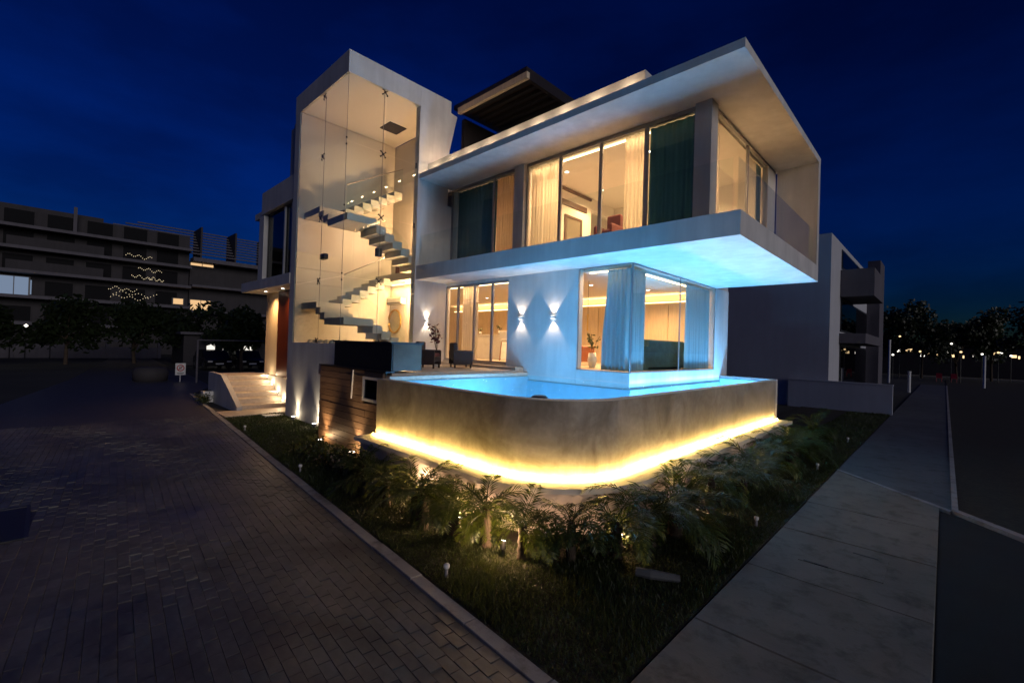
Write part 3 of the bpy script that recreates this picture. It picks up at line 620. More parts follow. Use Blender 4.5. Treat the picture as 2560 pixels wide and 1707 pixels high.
# small pale marker lamps in the lawn
mk = [(-13.45, 3.79), (-8.7, 3.41), (-3.81, 3.06), (-1.93, 7.22), (-1.97, 11.79), (-2.0, 16.31)]
mkl = ['by the entry slab', 'midway along the road kerb', 'near the lawn tip by the kerb', 'nearest along the sidewalk edge', 'second along the sidewalk edge', 'farthest along the sidewalk edge']
for (x, y), lb in zip(mk, mkl):
    t = thing('lawn_marker', 'short pale marker light in the lawn ' + lb, 'marker light', (x, y, 0), 'marker lights in the lawn')
    MB().lathe(x, y, [(.018, -.03), (.018, .10)], 10).build('post', 'frame_grey', t)
    MB().lathe(x, y, [(.028, .1005), (.033, .11), (.033, .14), (.02, .15)], 12).build('head', 'ceramic_white', t, smooth=True)
# long pale pipe lying in the lawn
MB().tube([(-2.42, 4.60, .06), (-2.28, 4.66, .06), (-2.02, 4.82, .05)], [.05, .055, .04], 10).build('lawn_pipe', 'sidewalk_dark', None, label='pale short pipe lying in the grass near the sidewalk', cat='pipe')
# cove and ceiling lights
def strip(name, label, a_, b_, mat, energy, col, aim, w=.04, group=None, par=None):
    t = thing(name, label, 'light strip', [(p+q)/2 for p, q in zip(a_, b_)], group)
    MB().box(min(a_[0], b_[0])-w/2, max(a_[0], b_[0])+w/2, min(a_[1], b_[1])-w/2, max(a_[1], b_[1])+w/2, a_[2], a_[2]+.015).build('diffuser', mat, t)
    ln = (Vector(b_)-Vector(a_)).length; c = (Vector(a_)+Vector(b_))/2 + Vector(aim)*.04
    lo = light('AREA', 'strip_light', t, c, energy, col, shape='RECTANGLE', size=ln if abs(b_[0]-a_[0]) > abs(b_[1]-a_[1]) else w, size_y=w if abs(b_[0]-a_[0]) > abs(b_[1]-a_[1]) else ln)
    lo.rotation_euler = Vector(aim).to_track_quat('-Z', 'Y').to_euler() if aim[2] == 0 else ((0, 0, 0) if aim[2] < 0 else (pi, 0, 0))
    return t
strip('cove_light', 'bright cove light strip above the corner window, pool side', (-6.4, 9.4, 4.36), (-5.4, 9.4, 4.36), 'emit_warm', 12, WARM, (0, 0, -1))
strip('cove_light', 'bright cove light strip along the side glazing of the bay', (-5.4, 9.6, 4.36), (-5.4, 13.9, 4.36), 'emit_warm', 30, WARM, (0, 0, -1))
strip('cove_light', 'warm cove light strip on top of the living room cabinets', (-18, 14.45, 4.12), (-5.9, 14.45, 4.12), 'emit_warm', 90, WARM, (0, 0, 1))
strip('cove_light', 'warm light strip inside the terrace sliding door head', (-18, 9.5, 4.36), (-9.0, 9.5, 4.36), 'emit_warm', 130, WARM, (0, 0, -1))
strip('cove_light', 'warm light strip in the curtain pocket of the upper room', (-8.4, 9.48, 7.46), (-3.9, 9.48, 7.46), 'emit_warm', 40, WARM, (0, 0, -1))
strip('cove_light', 'amber light strip under the tower landing', (-14.9, 8.75, 4.55), (-12.3, 8.75, 4.55), 'emit_warm', 50, (1.0, .58, .2), (0, 0, -1))
def downlight(x, y, z, e, col, label, size=150):
    t = thing('ceiling_spot', label, 'ceiling spot', (x, y, z), 'recessed ceiling spots')
    MB().lathe(x, y, [(.07, z-.012), (.08, z-.004), (.08, z-.001)], 16).build('ring', 'ceramic_white', t)
    MB().lathe(x, y, [(.05, z-.016), (.055, z-.013)], 16).build('lens', 'emit_white', t)
    light('SPOT', 'spot_beam', t, (x, y, z-.04), e, col, aim=(x, y, z-2), spot_size=RAD(size), spot_blend=1, shadow_soft_size=.06)
for x, y, e, lb in [(-7.82, 10.15, 560, 'near the partition and window of the upper bedroom'), (-7.86, 12.02, 560, 'deeper by the partition of the upper bedroom'), (-5.4, 10.4, 600, 'by the upper corner pillar'), (-5.2, 12.6, 600, 'deep in the upper corner bedroom'), (-4.4, 11.3, 520, 'added to brighten the room by the upper side window'),  # the spot by the side window is an added fill for this room
                    (-10.3, 11.0, 420, 'behind the blackout drape of the upper left room')]:
    downlight(x, y, 7.487, e, WARM, 'recessed ceiling spot ' + lb)
for x, y, e, lb in [(-7.6, 11.2, 620, 'above the living room armchair'), (-6.7, 13.0, 520, 'added above the teal sofa to brighten the room'), (-10.3, 11.5, 640, 'above the kitchen stools'), (-13.2, 12.2, 680, 'above the kitchen island')]:  # the spot over the sofa is added to lift the bay interior
    downlight(x, y, 4.383, e, WARM, 'recessed ceiling spot ' + lb)
downlight(-13.5, 8.66, 4.618, 25, (1.0, .64, .24), 'recessed spot under the tower landing slab')
downlight(-19.0, 5.9, 4.308, 240, (1.0, .56, .22), 'recessed spot in the entrance canopy by its end', 130)
downlight(-17.2, 5.9, 4.308, 150, (1.0, .56, .22), 'recessed spot in the entrance canopy above the door', 130)
# tower wall light that brightens the upper flight
tl = thing('tower_wall_light', 'warm wall light beside the upper flight in the glass tower', 'wall light', (-12.6, 8.95, 6.6))
MB().box(-12.75, -12.45, 8.93, 8.995, 6.5, 6.7).build('body', 'frame_white', tl); MB().box(-12.72, -12.48, 8.92, 8.929, 6.53, 6.67).build('lens', 'emit_warm', tl)
light('POINT', 'tower_glow', tl, (-12.75, 8.75, 6.4), 330, WARM, shadow_soft_size=.12)
tl = thing('tower_wall_light', 'warm wall light on the lower landing of the glass tower', 'wall light', (-13.2, 8.95, 3.7))
MB().box(-13.3, -13.1, 8.93, 8.995, 3.6, 3.75).build('body', 'frame_white', tl); MB().box(-13.28, -13.12, 8.92, 8.929, 3.62, 3.73).build('lens', 'emit_warm', tl)
light('POINT', 'tower_glow', tl, (-13.2, 8.6, 3.9), 210, (1.0, .54, .25), shadow_soft_size=.12)
# small roof lamps that wash the parapet
for i, x in enumerate([-11.4+.83*k for k in range(9)]):
    t = thing('parapet_lamp', 'small roof lamp in front of the parapet, %s from the tower' % ('first', 'second', 'third', 'fourth', 'fifth', 'sixth', 'seventh', 'eighth', 'ninth')[i], 'roof lamp', (x, 8.05, 7.722), 'roof lamps along the parapet')
    MB().box(x-.06, x+.06, 7.95, 8.03, 7.722, 7.76).build('body', 'black_metal', t); MB().box(x-.05, x+.05, 7.96, 8.02, 7.761, 7.765).build('lens', 'emit_warm', t)
    light('POINT', 'roof_glow', t, (x, 7.99, 7.79), 5.5, (1.0, .72, .45), shadow_soft_size=.04)
rl = thing('terrace_floor_lamp', 'low warm floor lamp on the roof terrace beside the tower', 'floor lamp', (-11.2, 8.7, 7.723))
MB().lathe(-11.2, 8.7, [(.08, 7.723), (.08, 7.74), (.02, 7.75), (.02, 7.88)], 12).build('stand', 'black_metal', rl); MB().lathe(-11.2, 8.7, [(.05, 7.881), (.09, 7.95), (.05, 7.98)], 12).build('globe', 'emit_warm', rl, smooth=True)
light('POINT', 'terrace_glow', rl, (-11.2, 8.7, 8.05), 20, (1.0, .62, .36), shadow_soft_size=.08)

# ================================================================== CURTAINS
def curtain(label, mat, a_, b_, z0, z1, amp=.045, wl=.13, seed=0, gather=0.0, group='curtains in the windows'):
    """pleated sheet hung from a to b (plan points); gather pulls its foot towards a"""
    r = random.Random(seed); ln = math.hypot(b_[0]-a_[0], b_[1]-a_[1]); n = max(24, int(ln/wl*10)); ux, uy = (b_[0]-a_[0])/ln, (b_[1]-a_[1])/ln; nx, ny = -uy, ux
    ph = [r.uniform(0, 6.28) for _ in range(4)]; rows = 9; vs = []; fs = []
    for j in range(rows):
        t = j/(rows-1); z = z1+(z0-z1)*t
        for i in range(n+1):
            s_ = i/n; u = s_*ln*(1+gather*t)
            d = amp*(.55+.45*t)*(sin(2*pi*u/wl+ph[0]+.7*sin(2*pi*u/(wl*4.3)+ph[1])) + .35*sin(2*pi*u/(wl*2.6)+ph[2]+t))
            vs.append((a_[0]+ux*u+nx*d, a_[1]+uy*u+ny*d, z))
    for j in range(rows-1):
        for i in range(n): q = j*(n+1)+i; fs.append((q, q+1, q+n+2, q+n+1))
    return MB().add(vs, fs).build('curtain', mat, None, label=label, cat='curtain', group=group, smooth=True, fix=False)
curtain('dark blackout drape in the upper window beside the tower', 'dark_drape', (-11.7, 9.34), (-9.78, 9.34), 4.9, 7.47, .03, .2, 1)
curtain('narrow beige curtain between blackout drape and the upper pillar', 'beige_drape', (-9.78, 9.33), (-8.9, 9.33), 4.9, 7.47, .03, .10, 2)
curtain('cream sheer curtain right of the narrow upper pillar', 'sheer_white', (-8.44, 9.34), (-7.4, 9.34), 4.9, 7.47, .035, .11, 3)
curtain('cream sheer curtain drawn beside the upper dark panel', 'sheer_white', (-5.5, 9.34), (-4.9, 9.34), 4.9, 7.47, .035, .10, 4)
curtain('dark teal drape in the upper window beside the corner pillar', 'dark_drape', (-4.86, 9.34), (-3.78, 9.34), 4.9, 7.47, .03, .2, 5)
curtain('cream curtain just behind the upper corner pillar, side window', 'sheer_white', (-3.64, 9.5), (-3.64, 10.15), 4.9, 7.47, .035, .10, 6)
curtain('cream curtain in the middle of the upper side window', 'sheer_white', (-3.64, 11.95), (-3.64, 12.75), 4.9, 7.47, .035, .10, 7)
curtain('dark drape at the far end of the upper side window', 'dark_drape', (-3.64, 12.8), (-3.64, 13.18), 4.9, 7.47, .03, .15, 8)
curtain('cream curtain inside the terrace sliding door', 'sheer_white', (-11.2, 9.3), (-10.45, 9.3), 2.0, 4.37, .035, .10, 9)
curtain('sheer curtain tinted with the blue pool light, in the corner window facing the pool, gathered', 'blue_tint_sheer', (-5.18, 9.22), (-5.80, 9.22), 2.0, 4.36, .045, .12, 10, .18)
curtain('sheer curtain round the corner in the side glazing of the bay', 'blue_tint_sheer', (-5.20, 9.26), (-5.20, 9.95), 2.0, 4.36, .04, .12, 11)
curtain('sheer curtain at the far end of the bay glazing', 'blue_tint_sheer', (-5.20, 12.3), (-5.20, 14.0), 2.0, 4.36, .04, .14, 12)

# ================================================================== FURNITURE AND SMALL THINGS
def plantlet(name, label, cat, base, h, pot, group=None, leafn=26, seed=1, spread=.22, mat='shrub_leaf', stemn=5, lsz=.05):
    r = random.Random(seed); x, y, z = base; t = thing(name, label, cat, base, group)
    pr, ph = pot
    MB().lathe(x, y, [(pr*.6, z), (pr, z+ph*.5), (pr*.75, z+ph), (pr*.7, z+ph*.98)], 14).build('vase', 'ceramic_white', t, smooth=True)
    s_ = MB(); lf = MB()
    for k in range(stemn):
        an = r.uniform(0, 6.28); tip = Vector((x+spread*cos(an)*r.uniform(.4, 1), y+spread*sin(an)*r.uniform(.4, 1), z+ph+h*r.uniform(.6, 1))); b0 = Vector((x, y, z+ph*.9)); mid = (b0+tip)/2+Vector((0, 0, h*.12))
        s_.tube([b0, mid, tip], .006, 5)
        for q in range(leafn//stemn):
            f = r.uniform(.35, 1); c = b0.lerp(tip, f)+Vector((r.uniform(-1, 1), r.uniform(-1, 1), r.uniform(-.5, 1)))*lsz
            d1 = Vector((r.uniform(-1, 1), r.uniform(-1, 1), r.uniform(-.3, .8))).normalized()*lsz; d2 = d1.orthogonal().normalized()*lsz*.5
            lf.add([c-d1, c+d2, c+d1, c-d2], [(0, 1, 2, 3)])
    s_.build('stems', 'trunk', t); lf.build('leaves', mat, t, fix=False)
    return t
cnt = thing('outdoor_counter', 'dark brown outdoor counter on the terrace corner above the timber cladding', 'counter', (-9.45, 5.3, 1.87))
MB().box(-10.75, -8.14, 4.93, 5.66, 1.905, 2.46).build('body', 'dark_panel', cnt); MB().box(-10.80, -8.12, 4.90, 5.70, 2.462, 2.50).build('top', 'frame_dark', cnt); MB().box(-8.139, -8.125, 4.96, 5.64, 1.91, 2.455).build('end_panel', 'stone_teal', cnt)
def armchair(label, loc, rot, mat, cm=None, group=None, low=True, wid=.62):
    t = thing('armchair', label, 'armchair', loc, group); t.rotation_euler = (0, 0, rot)
    def b(nm, mt, *q): 
        o = MB().cbox(*q, c=.03); me = o.mesh(nm); me.materials.append(MAT[mt]); p = bpy.data.objects.new(nm, me); C.objects.link(p); p.parent = t
    w = wid/2
    b('seat', mat, -w, w, -.3, .28, .22, .40); b('backrest', mat, -w, w, .22, .34, .30, .86)
    b('armrest', mat, -w-.07, -w, -.3, .34, .12, .60); b('armrest', mat, w, w+.07, -.3, .34, .12, .60)
    b('cushion', cm or mat, -w+.03, w-.03, -.28, .2, .40, .50)
    for sx in (-1, 1):
        for sy in (-.26, .28): b('leg', mat, sx*(w-.02)-.025, sx*(w-.02)+.025, sy-.025, sy+.025, 0, .22)
    return t
armchair('dark rattan armchair next to the outdoor counter', (-9.75, 7.0, 1.85), 2.2, 'rattan_dark', 'maroon_fabric').scale = (.82, .82, .8)
armchair('dark rattan armchair nearer the sliding door', (-9.75, 8.1, 1.85), 2.7, 'rattan_dark', 'maroon_fabric').scale = (.82, .82, .8)
plantlet('potted_plant', 'brown leaved potted plant between the terrace armchairs', 'plant', (-10.35, 7.7, 1.85), .75, (.14, .45), seed=5, spread=.3, leafn=50, stemn=7, mat='maroon_fabric', lsz=.07)
armchair('tan leather armchair inside the corner window', (-8.1, 11.6, 1.976), 2.0, 'leather_brown')
sofa = thing('sofa', 'dark teal sofa behind the side glazing of the bay', 'sofa', (-6.1, 12.0, 1.976))
for nm, q in (('seat', (-6.6, -5.75, 10.9, 13.1, 2.05, 2.40)), ('backrest', (-5.78, -5.55, 10.9, 13.1, 2.05, 2.78)), ('armrest', (-6.6, -5.55, 10.68, 10.9, 2.0, 2.62)), ('armrest', (-6.6, -5.55, 13.1, 13.32, 2.0, 2.62)), ('cushion', (-6.55, -5.8, 10.95, 11.95, 2.40, 2.52)), ('cushion', (-6.55, -5.8, 12.0, 13.05, 2.40, 2.52)), ('base', (-6.5, -5.65, 10.8, 13.2, 1.977, 2.0))):
    MB().cbox(*q, c=.03).build(nm, 'sofa_teal', sofa)
plantlet('vase_plant', 'leafy branches in a pale vase by the corner window', 'plant', (-6.95, 10.4, 1.976), .55, (.13, .4), seed=9, spread=.22, leafn=60, stemn=7, lsz=.055)
pd = thing('pendant_lamp', 'thin hanging pendant rod lamp seen through the corner window', 'pendant lamp', (-7.2, 10.5, 3.0))
MB().tube([(-7.2, 10.5, 4.38), (-7.2, 10.5, 3.45)], .006, 6).build('cable', 'black_metal', pd); MB().tube([(-7.2, 10.5, 3.45), (-7.2, 10.5, 2.98)], .018, 8).build('rod', 'gold', pd)
isl = thing('kitchen_island', 'white kitchen island seen through the sliding door', 'kitchen island', (-12.6, 11.9, 1.976))
MB().box(-13.6, -11.6, 11.5, 12.4, 1.98, 2.84).build('body', 'ceramic_white', isl); MB().box(-13.65, -11.55, 11.45, 12.45, 2.842, 2.89).build('worktop', 'ceramic_white', isl)
def stool(label, x, y):
    t = thing('bar_stool', label, 'bar stool', (x, y, 1.976), 'bar stools at the kitchen island')
    MB().cbox(x-.2, x+.2, y-.2, y+.2, 2.62, 2.70, .02).build('seat', 'ceramic_white', t); MB().cbox(x-.2, x+.2, y-.2, y-.15, 2.72, 3.0, .02).build('backrest', 'ceramic_white', t)
    for dx in (-.16, .16):
        for dy in (-.16, .16): MB().tube([(x+dx*.9, y+dy*.9, 2.62), (x+dx*1.15, y+dy*1.15, 1.977)], .016, 6).build('leg', 'leather_brown', t)
stool('white bar stool at the near end of the kitchen island', -10.9, 11.1); stool('white bar stool beside the sliding door jamb', -10.2, 11.0)
plantlet('counter_plant', 'small leafy plant on the kitchen island, sliding door side', 'plant', (-12.1, 11.9, 2.89), .25, (.07, .16), seed=12, spread=.14, leafn=30, lsz=.04)
plantlet('counter_plant', 'small leafy plant on the kitchen island, tower side', 'plant', (-13.2, 11.9, 2.89), .18, (.06, .12), seed=13, spread=.1, leafn=24, lsz=.035)
pf = thing('picture_frame', 'brown framed mirror on the upper bedroom partition', 'picture frame', (-8.58, 11.55, 5.85))
MB().box(-8.597, -8.56, 11.1, 11.18, 5.6, 6.65).box(-8.597, -8.56, 11.94, 12.02, 5.6, 6.65).box(-8.597, -8.56, 11.18, 11.94, 6.57, 6.65).box(-8.597, -8.56, 11.18, 11.94, 5.6, 5.68).build('frame', 'slat_brown', pf); MB().box(-8.597, -8.575, 11.18, 11.94, 5.68, 6.57).build('glass', 'mirror_glass', pf)
hb = armchair('maroon high backed chair behind the upper window mullion', (-6.35, 10.1, 4.873), 0, 'maroon_fabric', wid=.4); hb.scale = (1, 1, 1.35)
ac = thing('air_conditioner', 'white split air conditioner high on the tower back wall', 'air conditioner', (-14.5, 8.95, 3.9))
MB().cbox(-15.0, -14.05, 8.80, 8.998, 3.88, 4.12, .02).build('body', 'ceramic_white', ac); MB().box(-14.95, -14.1, 8.79, 8.80, 3.90, 3.95).build('vent', 'frame_dark', ac)
rm = thing('ring_mirror', 'round gold ring mirror on the tower back wall', 'mirror', (-14.7, 8.98, 3.25))
pts = [(-14.7+.42*cos(k*pi/18), 8.97, 3.27+.42*sin(k*pi/18)) for k in range(37)]
MB().tube(pts, .03, 8).build('ring', 'gold', rm, smooth=True); MB().add([(-14.7+.4*cos(k*pi/18), 8.985, 3.27+.4*sin(k*pi/18)) for k in range(36)], [tuple(range(36))]).build('mirror', 'mirror_glass', rm)
tp = thing('tower_picture', 'small dark red picture on the tower back wall', 'picture', (-14.48, 8.98, 5.0))
MB().box(-14.75, -14.22, 8.965, 8.998, 4.87, 5.30).build('frame', 'slat_brown', tp); MB().box(-14.70, -14.27, 8.960, 8.964, 4.92, 5.25).build('canvas', 'maroon_fabric', tp)
for i, (x, y) in enumerate(((XT-.35, 6.9), (-13.3, YT+.45))):
    t = thing('speaker_box', 'small black speaker box on the tower glass rod, %s face' % ('pool side' if i == 0 else 'road side'), 'speaker', (x, y, 5.0))
    if i == 0: MB().cbox(XT-.22, XT-.10, 6.62, 6.78, 4.98, 5.22, .01).build('body', 'black_metal', t)
    else: MB().cbox(-13.55, -13.25, YT+.13, YT+.25, 4.90, 5.06, .01).build('body', 'black_metal', t)
ORD0 = ['first', 'second', 'third', 'fourth', 'fifth', 'sixth', 'seventh', 'eighth', 'ninth', 'tenth']
pebb = [(-14.7+.27*k, 5.95+.05*(k % 3)) for k in range(10)]
for k, (x, y) in enumerate(pebb):
    t = MB().lathe(x, y, [(.03, 1.951), (.14, 1.99), (.17, 2.25+.05*(k % 2)), (.10, 2.48), (.02, 2.52)], 9); t.build('white_boulder', 'pebble', None, label='%s pale boulder inside the glass at the tower foot, counted from the entrance' % ORD0[k], cat='boulder', group='pale boulders at the tower foot', smooth=True)
pot = thing('planter_box', 'pale cube planter at the foot of the entrance steps cheek wall', 'planter', (-20.2, 4.38, 0))
MB().cbox(-20.38, -20.02, 4.19, 4.53, .006, .42, .02).build('box', 'ceramic_white', pot); MB().box(-20.34, -20.06, 4.23, 4.49, .421, .435).build('earth', 'soil', pot)

# ================================================================== PLANTING
ORD = ['first', 'second', 'third', 'fourth', 'fifth', 'sixth', 'seventh', 'eighth', 'ninth', 'tenth', 'eleventh', 'twelfth', 'thirteenth', 'fourteenth', 'fifteenth', 'sixteenth', 'seventeenth', 'eighteenth', 'nineteenth', 'twentieth', 'twenty-first', 'twenty-second', 'twenty-third', 'twenty-fourth', 'twenty-fifth']
def frond_mesh(seed):
    r = random.Random(seed); b_ = MB(); Ln = .62*r.uniform(.9, 1.15); rise = r.uniform(.42, .62); droop = r.uniform(.55, .8); pts = []
    n = 12
    for k in range(n+1):
        t = k/n; pts.append(Vector((Ln*t*(1-.12*t), .03*sin(3*t+seed), Ln*(rise*1.6*t-droop*t*t*1.15))))
    b_.tube(pts, [.008*(1-.75*k/n) for k in range(n+1)], 4)
    m_ = 22
    for k in range(m_):
        t = .16+.84*k/(m_-1); i = min(int(t*n), n-1); p = pts[i].lerp(pts[i+1], t*n-i); d = (pts[i+1]-pts[i]).normalized()
        ll = .20*(sin(pi*(.12+.80*t))**.7)*r.uniform(.85, 1.1)
        for s_ in (1, -1):
            side = Vector((0, s_, 0)); u = (d*.75+side*.8+Vector((0, 0, r.uniform(-.1, .28)))).normalized(); w = d.cross(u).cross(u).normalized()*.0085
            q = p+u*ll+Vector((0, 0, -.035)); mid = p+u*ll*.5
            b_.add([p, mid+w, q, mid-w], [(0, 1, 2, 3)])
    me = b_.mesh('frond', False, False); me.materials.append(MAT['palm_leaf']); return me
fronds = [frond_mesh(k) for k in range(5)]
tb = MB(); tb.lathe(0, 0, [(.075, -.05), (.085, .0), (.06, .05), (.075, .07), (.058, .12), (.07, .14), (.055, .2), (.065, .22), (.045, .28)], 10)
tme = tb.mesh('trunk', True); tme.materials.append(MAT['trunk'])
palms = [(-7.35, 3.98), (-6.75, 3.80), (-6.15, 3.72), (-5.55, 3.86), (-5.05, 3.62), (-4.62, 3.80), (-4.08, 3.88), (-3.55, 3.98), (-3.12, 4.35), (-2.82, 4.85), (-2.72, 5.45), (-2.60, 6.0), (-2.74, 6.62), (-2.58, 7.25), (-2.70, 7.95), (-2.58, 8.7), (-2.68, 9.5), (-2.56, 10.35), (-2.68, 11.2), (-2.55, 12.1), (-2.66, 13.0), (-2.50, 14.0), (-2.62, 15.1)]
for i, (x, y) in enumerate(palms):
    r = random.Random(100+i)
    t = thing('dwarf_palm', '%s dwarf palm along the pool ledge counted from the timber cladding' % ORD[i], 'palm', (x, y, 0), 'dwarf palms planted around the pool')
    sc_ = r.uniform(.72, 1.15)*(1.28 if i > 8 else 1.05); hz = r.uniform(.8, 1.8)*(1.15 if i > 8 else 1.0)
    place('trunk', tme, t, (x, y, 0), (0, 0, r.uniform(0, 6)), (sc_*1.05, sc_*1.05, hz))
    nf = r.randint(13, 19)
    for k in range(nf):
        an = k*2.4+r.uniform(-.25, .25); tilt = (k/nf)*.95-.25+r.uniform(-.15, .15)
        s_ = sc_*r.uniform(.8, 1.15)
        place('frond', fronds[r.randrange(5)], t, (x, y, .26*hz), (r.uniform(-.25, .25), -tilt+.28, an), (s_, s_, s_))
# low shrubs by the cladding
def shrub(x, y, h, w, label, seed, flower=False):
    r = random.Random(seed); t = thing('low_shrub', label, 'shrub', (x, y, 0), 'low shrubs by the timber cladding'); s_ = MB(); lf = MB(); fl_ = MB()
    for k in range(14):
        an = r.uniform(0, 6.28); rr = w*r.uniform(.2, 1); tip = Vector((x+rr*cos(an), y+rr*sin(an), h*r.uniform(.45, 1))); s_.tube([(x+rr*.2*cos(an), y+rr*.2*sin(an), -.02), tip], .007, 4)
        for q in range(34):
            c = Vector((x, y, 0)).lerp(tip, r.uniform(.35, 1.05))+Vector((r.gauss(0, .07), r.gauss(0, .07), r.gauss(0, .05))); c.z = max(c.z, .02)
            d1 = Vector((r.uniform(-1, 1), r.uniform(-1, 1), r.uniform(-.2, .9))).normalized()*r.uniform(.025, .05); d2 = d1.cross(Vector((r.uniform(-1, 1), r.uniform(-1, 1), r.uniform(-1, 1)))).normalized()*d1.length*.5
            (fl_ if flower and q % 9 == 0 else lf).add([c-d1, c+d2, c+d1, c-d2], [(0, 1, 2, 3)])
    s_.build('stems', 'trunk', t); lf.build('leaves', 'shrub_leaf', t, fix=False)
    if flower: fl_.build('blossoms', 'petal', t, fix=False)
for i, (x, y, h, w, f_) in enumerate([(-10.2, 4.25, .34, .38, 0), (-9.45, 4.1, .30, .36, 0), (-8.75, 4.0, .42, .40, 1), (-8.15, 3.88, .50, .40, 1), (-7.85, 4.12, .48, .32, 0)]):
    shrub(x, y, h, w, ('%s low %sshrub at the foot of the cladding, counted towards the pool' % (ORD[i], 'flowering ' if f_ else 'leafy ')), 300+i, f_)
shrub(-19.6, 4.15, .35, .25, 'dark low shrub between road kerb and entrance steps', 310)

for i, (x, y) in enumerate([(-7.0, 4.0), (-6.4, 4.02), (-5.3, 4.0), (-4.35, 4.08), (-3.3, 4.2), (-2.92, 4.62), (-2.78, 5.2), (-2.8, 6.3), (-2.78, 7.6), (-2.8, 8.3), (-2.8, 9.1), (-2.78, 10.0), (-2.8, 11.6), (-2.75, 13.5)]):
    shrub(x, y, .30+.16*((i*7) % 5)/4, .30, '%s leafy filler shrub among the palms counted from the cladding' % ORD[i], 330+i)
# grass of the lawn
def inside(poly, P):
    x, y = P[:, 0], P[:, 1]; c = np.zeros(len(P), bool); n = len(poly); j = n-1
    for i in range(n):
        xi, yi = poly[i]; xj, yj = poly[j]
        c ^= ((yi > y) != (yj > y)) & (x < (xj-xi)*(y-yi)/(yj-yi+1e-12)+xi); j = i
    return c
def in_pool(P, d=.36):
    x, y = P[:, 0], P[:, 1]; m_ = (x < PX1+d) & (y > PY0-d) & (x > -8.3); cx, cy_ = PX1-PR, PY0+PR
    k = (x > cx) & (y < cy_); return m_ & (~k | (np.hypot(x-cx, y-cy_) < PR+d))
def grass(name, poly, dens, label, bounds, mat='grass_blade'):
    n = int((bounds[1]-bounds[0])*(bounds[3]-bounds[2])*dens)
    P = np.column_stack([rng.uniform(bounds[0], bounds[1], n), rng.uniform(bounds[2], bounds[3], n)])
    D = np.hypot(P[:, 0], P[:, 1]); keep = inside(poly, P) & ~in_pool(P) & (rng.random(n) < np.clip((6.0/D)**1.6, 0, 1)); P = P[keep]; D = D[keep]
    q = P[:, 0]*_fw.x+P[:, 1]*_fw.y; keep = (q > 1.5); P = P[keep]; D = D[keep]; n = len(P)
    pat = .65+.5*np.sin(P[:, 0]*2.1+1.3*np.sin(P[:, 1]*1.7))*np.sin(P[:, 1]*2.6+P[:, 0])
    an = rng.uniform(0, 6.283, n); hh = (.035+.04*rng.random(n))*np.clip(pat, .5, 1.3); w = .0035*np.clip(D/4, 1, 4); ln = rng.normal(0, .025, (n, 2))
    a0 = np.column_stack([P[:, 0]-w*np.cos(an), P[:, 1]-w*np.sin(an), np.full(n, .0)]); a1 = np.column_stack([P[:, 0]+w*np.cos(an), P[:, 1]+w*np.sin(an), np.full(n, .0)]); a2 = np.column_stack([P[:, 0]+ln[:, 0], P[:, 1]+ln[:, 1], hh+.005])
    V = np.empty((3*n, 3)); V[0::3] = a0; V[1::3] = a1; V[2::3] = a2
    me = bpy.data.meshes.new(name); me.vertices.add(3*n); me.vertices.foreach_set('co', V.ravel()); me.loops.add(3*n); me.loops.foreach_set('vertex_index', np.arange(3*n)); me.polygons.add(n); me.polygons.foreach_set('loop_start', np.arange(n)*3)
    me.update(calc_edges=True); me.materials.append(MAT[mat]); o = bpy.data.objects.new(name, me); C.objects.link(o); return tag(o, label, 'grass', kind='stuff')
grass('lawn_grass', [(-1.69, kerbY(-1.69)+.17), (-1.69, 26), (-5, 26), (-5, 14.8), (-3.2, 14.8), (-3.2, 4.2), (-8.3, 4.3), (-8.4, 4.75), (-11.25, 4.75), (-11.3, 5.5), (-15.3, 5.5), (-15.95, 5.5), (-15.95, kerbY(-15.95)+.17)], 5200, 'short lawn grass around the pool', (-16.1, -1.6, 2.6, 26))

# ================================================================== BACKGROUND
def tree(label, base, h, w, seed, n=1500, leaf=.22, group='dark trees in the distance', trunk_r=.14, low=.3):
    r = random.Random(seed); x, y, z = base; t = thing('tree', label, 'tree', base, group); tr = MB(); tips = []
    tr.tube([(x, y, z-.1), (x+r.uniform(-.2, .2), y+r.uniform(-.2, .2), z+h*.3), (x+r.uniform(-.3, .3), y+r.uniform(-.3, .3), z+h*.6)], [trunk_r, trunk_r*.7, trunk_r*.35], 8)
    for k in range(9):
        an = r.uniform(0, 6.28); tip = Vector((x+w*r.uniform(.3, .8)*cos(an), y+w*r.uniform(.3, .8)*sin(an), z+h*r.uniform(max(low, .35), .92))); tips.append(tip)
        tr.tube([(x, y, z+h*r.uniform(.2, .45)), (Vector((x, y, z+h*.5))+tip)/2, tip], [trunk_r*.4, trunk_r*.25, trunk_r*.08], 5)
    tr.build('trunk', 'trunk', t); lf = MB()
    cl = [(tp_, w*r.uniform(.28, .5)) for tp_ in tips]+[(Vector((x+r.uniform(-.3, .3)*w, y+r.uniform(-.3, .3)*w, z+h*r.uniform(low+.2, .9))), w*.4) for _ in range(7)]
    for k in range(n):
        c0, rad = cl[r.randrange(len(cl))]; d = Vector((r.gauss(0, 1), r.gauss(0, 1), r.gauss(0, .8))).normalized()*rad*r.random()**.4; c = c0+d
        c.z = max(c.z, z+h*low*.6); d1 = Vector((r.uniform(-1, 1), r.uniform(-1, 1), r.uniform(-1, 1))).normalized()*leaf*r.uniform(.5, 1.1); d2 = d1.orthogonal().normalized()*d1.length*.55
        lf.add([c-d1, c+d2, c+d1, c-d2], [(0, 1, 2, 3)])
    lf.build('crown', 'tree_leaf', t, fix=False); return t
